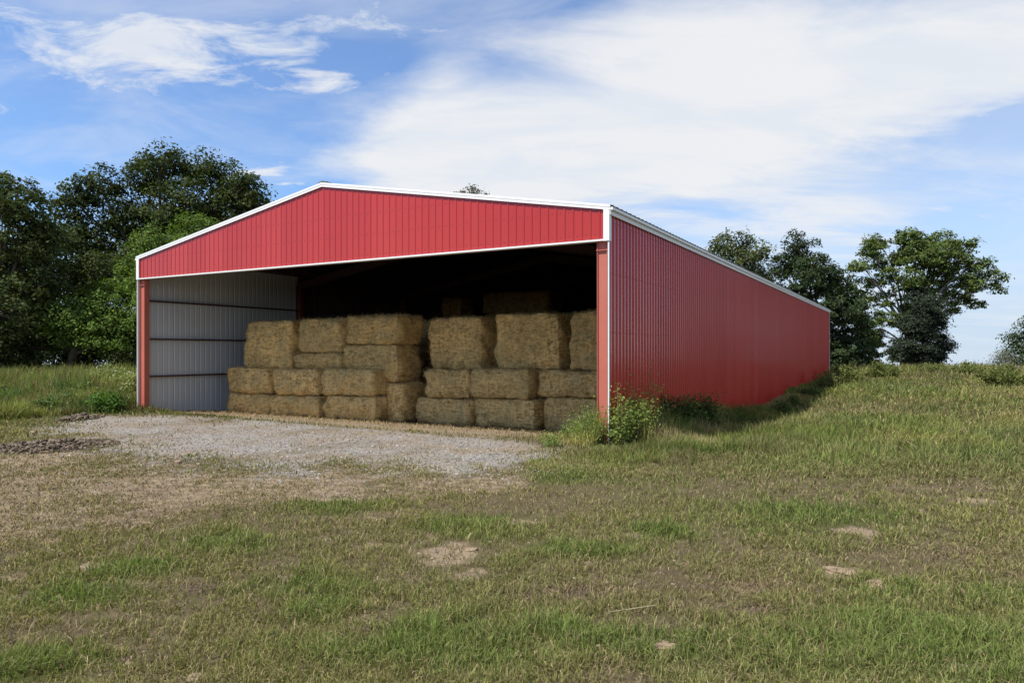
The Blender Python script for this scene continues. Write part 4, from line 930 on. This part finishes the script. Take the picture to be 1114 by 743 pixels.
w = bpy.data.worlds.new('World'); scene.world = w; w.use_nodes = True
nt = w.node_tree; nt.nodes.clear()
sky = nd(nt, 'ShaderNodeTexSky', sky_type='NISHITA'); sky.sun_disc = False
sky.sun_elevation = SUN_EL; sky.sun_rotation = sun_az % (2 * math.pi); sky.air_density = 1.0; sky.dust_density = .1; sky.ozone_density = 2.0; sky.altitude = 200
tc = nd(nt, 'ShaderNodeTexCoord'); dirv = tc.outputs['Generated']
sx = nd(nt, 'ShaderNodeSeparateXYZ', {0: dirv}); x_, y_, z_ = sx.outputs
az = mth(nt, 'MULTIPLY', mth(nt, 'ARCTAN2', x_, y_), 57.2958); el = mth(nt, 'MULTIPLY', mth(nt, 'ARCSINE', z_), 57.2958)
zz = mth(nt, 'ADD', mth(nt, 'MAXIMUM', z_, 0.0), .16)
pl = nd(nt, 'ShaderNodeCombineXYZ', {0: mth(nt, 'DIVIDE', x_, zz), 1: mth(nt, 'DIVIDE', y_, zz), 2: 0.0}).outputs[0]
mpw = nd(nt, 'ShaderNodeMapping', {0: pl, 'Rotation': (0, 0, R(-38)), 'Scale': (.8, 1.5, 1)}).outputs[0]
nW = noise(nt, mpw, 1.6, 9, .62, dist=.8); nB = noise(nt, pl, .9, 6, .55); nF = noise(nt, nd(nt, 'ShaderNodeMapping', {0: pl, 'Rotation': (0, 0, R(20)), 'Scale': (1.0, 1.7, 1)}).outputs[0], 4.6, 9, .66, dist=.5)
azw = mth(nt, 'ADD', az, mth(nt, 'MULTIPLY', mth(nt, 'SUBTRACT', nB, .5), 9.0)); elw = mth(nt, 'ADD', el, mth(nt, 'MULTIPLY', mth(nt, 'SUBTRACT', nW, .5), 6.0))
def AE(px, py): return math.degrees(math.atan((px - CX) / FP)), math.degrees(math.atan((CY - py) / math.hypot(FP, px - CX)))
def blob(px, py, rx, ry, wt):
    a, e = AE(px, py); ra = abs(AE(px + rx, py)[0] - a); re = abs(AE(px, py - ry)[1] - e)
    q1 = mth(nt, 'DIVIDE', mth(nt, 'SUBTRACT', azw, a), ra); q2 = mth(nt, 'DIVIDE', mth(nt, 'SUBTRACT', elw, e), re)
    s_ = mth(nt, 'ADD', mth(nt, 'MULTIPLY', q1, q1), mth(nt, 'MULTIPLY', q2, q2))
    return mth(nt, 'MULTIPLY', mth(nt, 'EXPONENT', mth(nt, 'MULTIPLY', s_, -1.0)), wt)
def addup(l):
    t = l[0]
    for q_ in l[1:]: t = mth(nt, 'ADD', t, q_)
    return t
big = addup([blob(*b) for b in [(600, 170, 200, 80, 1.0), (800, 130, 210, 90, .9), (980, 70, 220, 75, .8), (450, 180, 110, 60, .55), (720, 30, 190, 45, .55), (950, 235, 200, 35, .5), (1110, 60, 80, 50, .5), (500, 70, 120, 60, .22), (480, 120, 40, 70, .22), (1085, 150, 60, 22, -.7), (1085, 255, 60, 22, -.25), (590, 330, 600, 60, .6)]])
lef = addup([blob(*b) for b in [(60, 25, 120, 45, .42), (170, 40, 110, 42, .5), (270, 45, 90, 34, .42), (390, 15, 110, 26, .42), (190, 85, 90, 22, .3), (60, 70, 90, 20, .3), (285, 190, 45, 13, .6), (340, 95, 45, 10, .5), (1030, 236, 70, 10, .35), (585, 70, 26, 70, .3)]])
nS = noise(nt, nd(nt, 'ShaderNodeMapping', {0: pl, 'Rotation': (0, 0, R(-62)), 'Scale': (1.0, 2.2, 1)}).outputs[0], 1.9, 9, .6, dist=.5)
m1 = ramp(nt, mth(nt, 'ADD', mth(nt, 'MULTIPLY', big, .95), mth(nt, 'ADD', mth(nt, 'MULTIPLY', mth(nt, 'SUBTRACT', nW, .5), .8), mth(nt, 'MULTIPLY', mth(nt, 'SUBTRACT', nS, .5), .9))), .02, .95)
m2 = ramp(nt, mth(nt, 'ADD', lef, mth(nt, 'MULTIPLY', mth(nt, 'SUBTRACT', nF, .5), 2.6)), .10, .95)
fill_clouds = mth(nt, 'MULTIPLY', ramp(nt, mth(nt, 'ABSOLUTE', mth(nt, 'ADD', az, 32.0)), 95, 125), mth(nt, 'MULTIPLY', ramp(nt, nB, .36, .58), .85))  # unseen cloud cover behind the camera, added as fill light
m3 = mth(nt, 'ADD', mth(nt, 'MULTIPLY', ramp(nt, nW, .40, .72), .34), .09)
msk_ = mth(nt, 'MAXIMUM', mth(nt, 'MAXIMUM', mth(nt, 'MULTIPLY', m1, .96), mth(nt, 'MULTIPLY', m2, .9)), mth(nt, 'MAXIMUM', fill_clouds, m3))
CLOUD = 8.4
cc = mixc(nt, ramp(nt, nS, .36, .6), (CLOUD * .90, CLOUD * .95, CLOUD * 1.02, 1), (CLOUD, CLOUD * 1.01, CLOUD * 1.03, 1))
skyc = mixc(nt, 1.0, sky.outputs[0], (.98, 1.36, 1.76, 1), 'MULTIPLY')
pale = mth(nt, 'MULTIPLY', mth(nt, 'MULTIPLY', ramp(nt, az, 2, 26), ramp(nt, az, 48, 37)), .42)
skyc = mixc(nt, pale, skyc, (6.6, 7.4, 8.4, 1))
skyc = mixc(nt, mth(nt, 'MULTIPLY', ramp(nt, el, 11, 1), mth(nt, 'MULTIPLY', ramp(nt, mth(nt, 'ABSOLUTE', az), 50, 38, .35, 1.0), .8)), skyc, (5.2, 6.4, 8.2, 1))
fin = mixc(nt, msk_, skyc, cc)
bg = nd(nt, 'ShaderNodeBackground', {0: fin, 1: .075})
nd(nt, 'ShaderNodeOutputWorld', {0: bg.outputs[0]})

# ------------------------------------------------------------------ camera
cd = bpy.data.cameras.new('camera'); cam = bpy.data.objects.new('camera', cd); COL.objects.link(cam); scene.camera = cam
cam.location = (0, 0, CAMH); cam.rotation_euler = (R(90), 0, 0)
cd.sensor_width = 36; cd.lens = 36 * FP / 1114; cd.shift_y = (CY - 371.5) / 1114; cd.clip_end = 6000; cd.clip_start = .05
vs = scene.view_settings
vs.view_transform = 'Standard'; vs.look = 'None'; vs.exposure = 0.47; vs.gamma = 1.0; vs.use_curve_mapping = False
scene.render.engine = 'CYCLES'
cy = scene.cycles
cy.max_bounces = 5; cy.diffuse_bounces = 3; cy.glossy_bounces = 2; cy.transmission_bounces = 4; cy.transparent_max_bounces = 6
cy.use_denoising = True; cy.caustics_reflective = False; cy.caustics_refractive = False
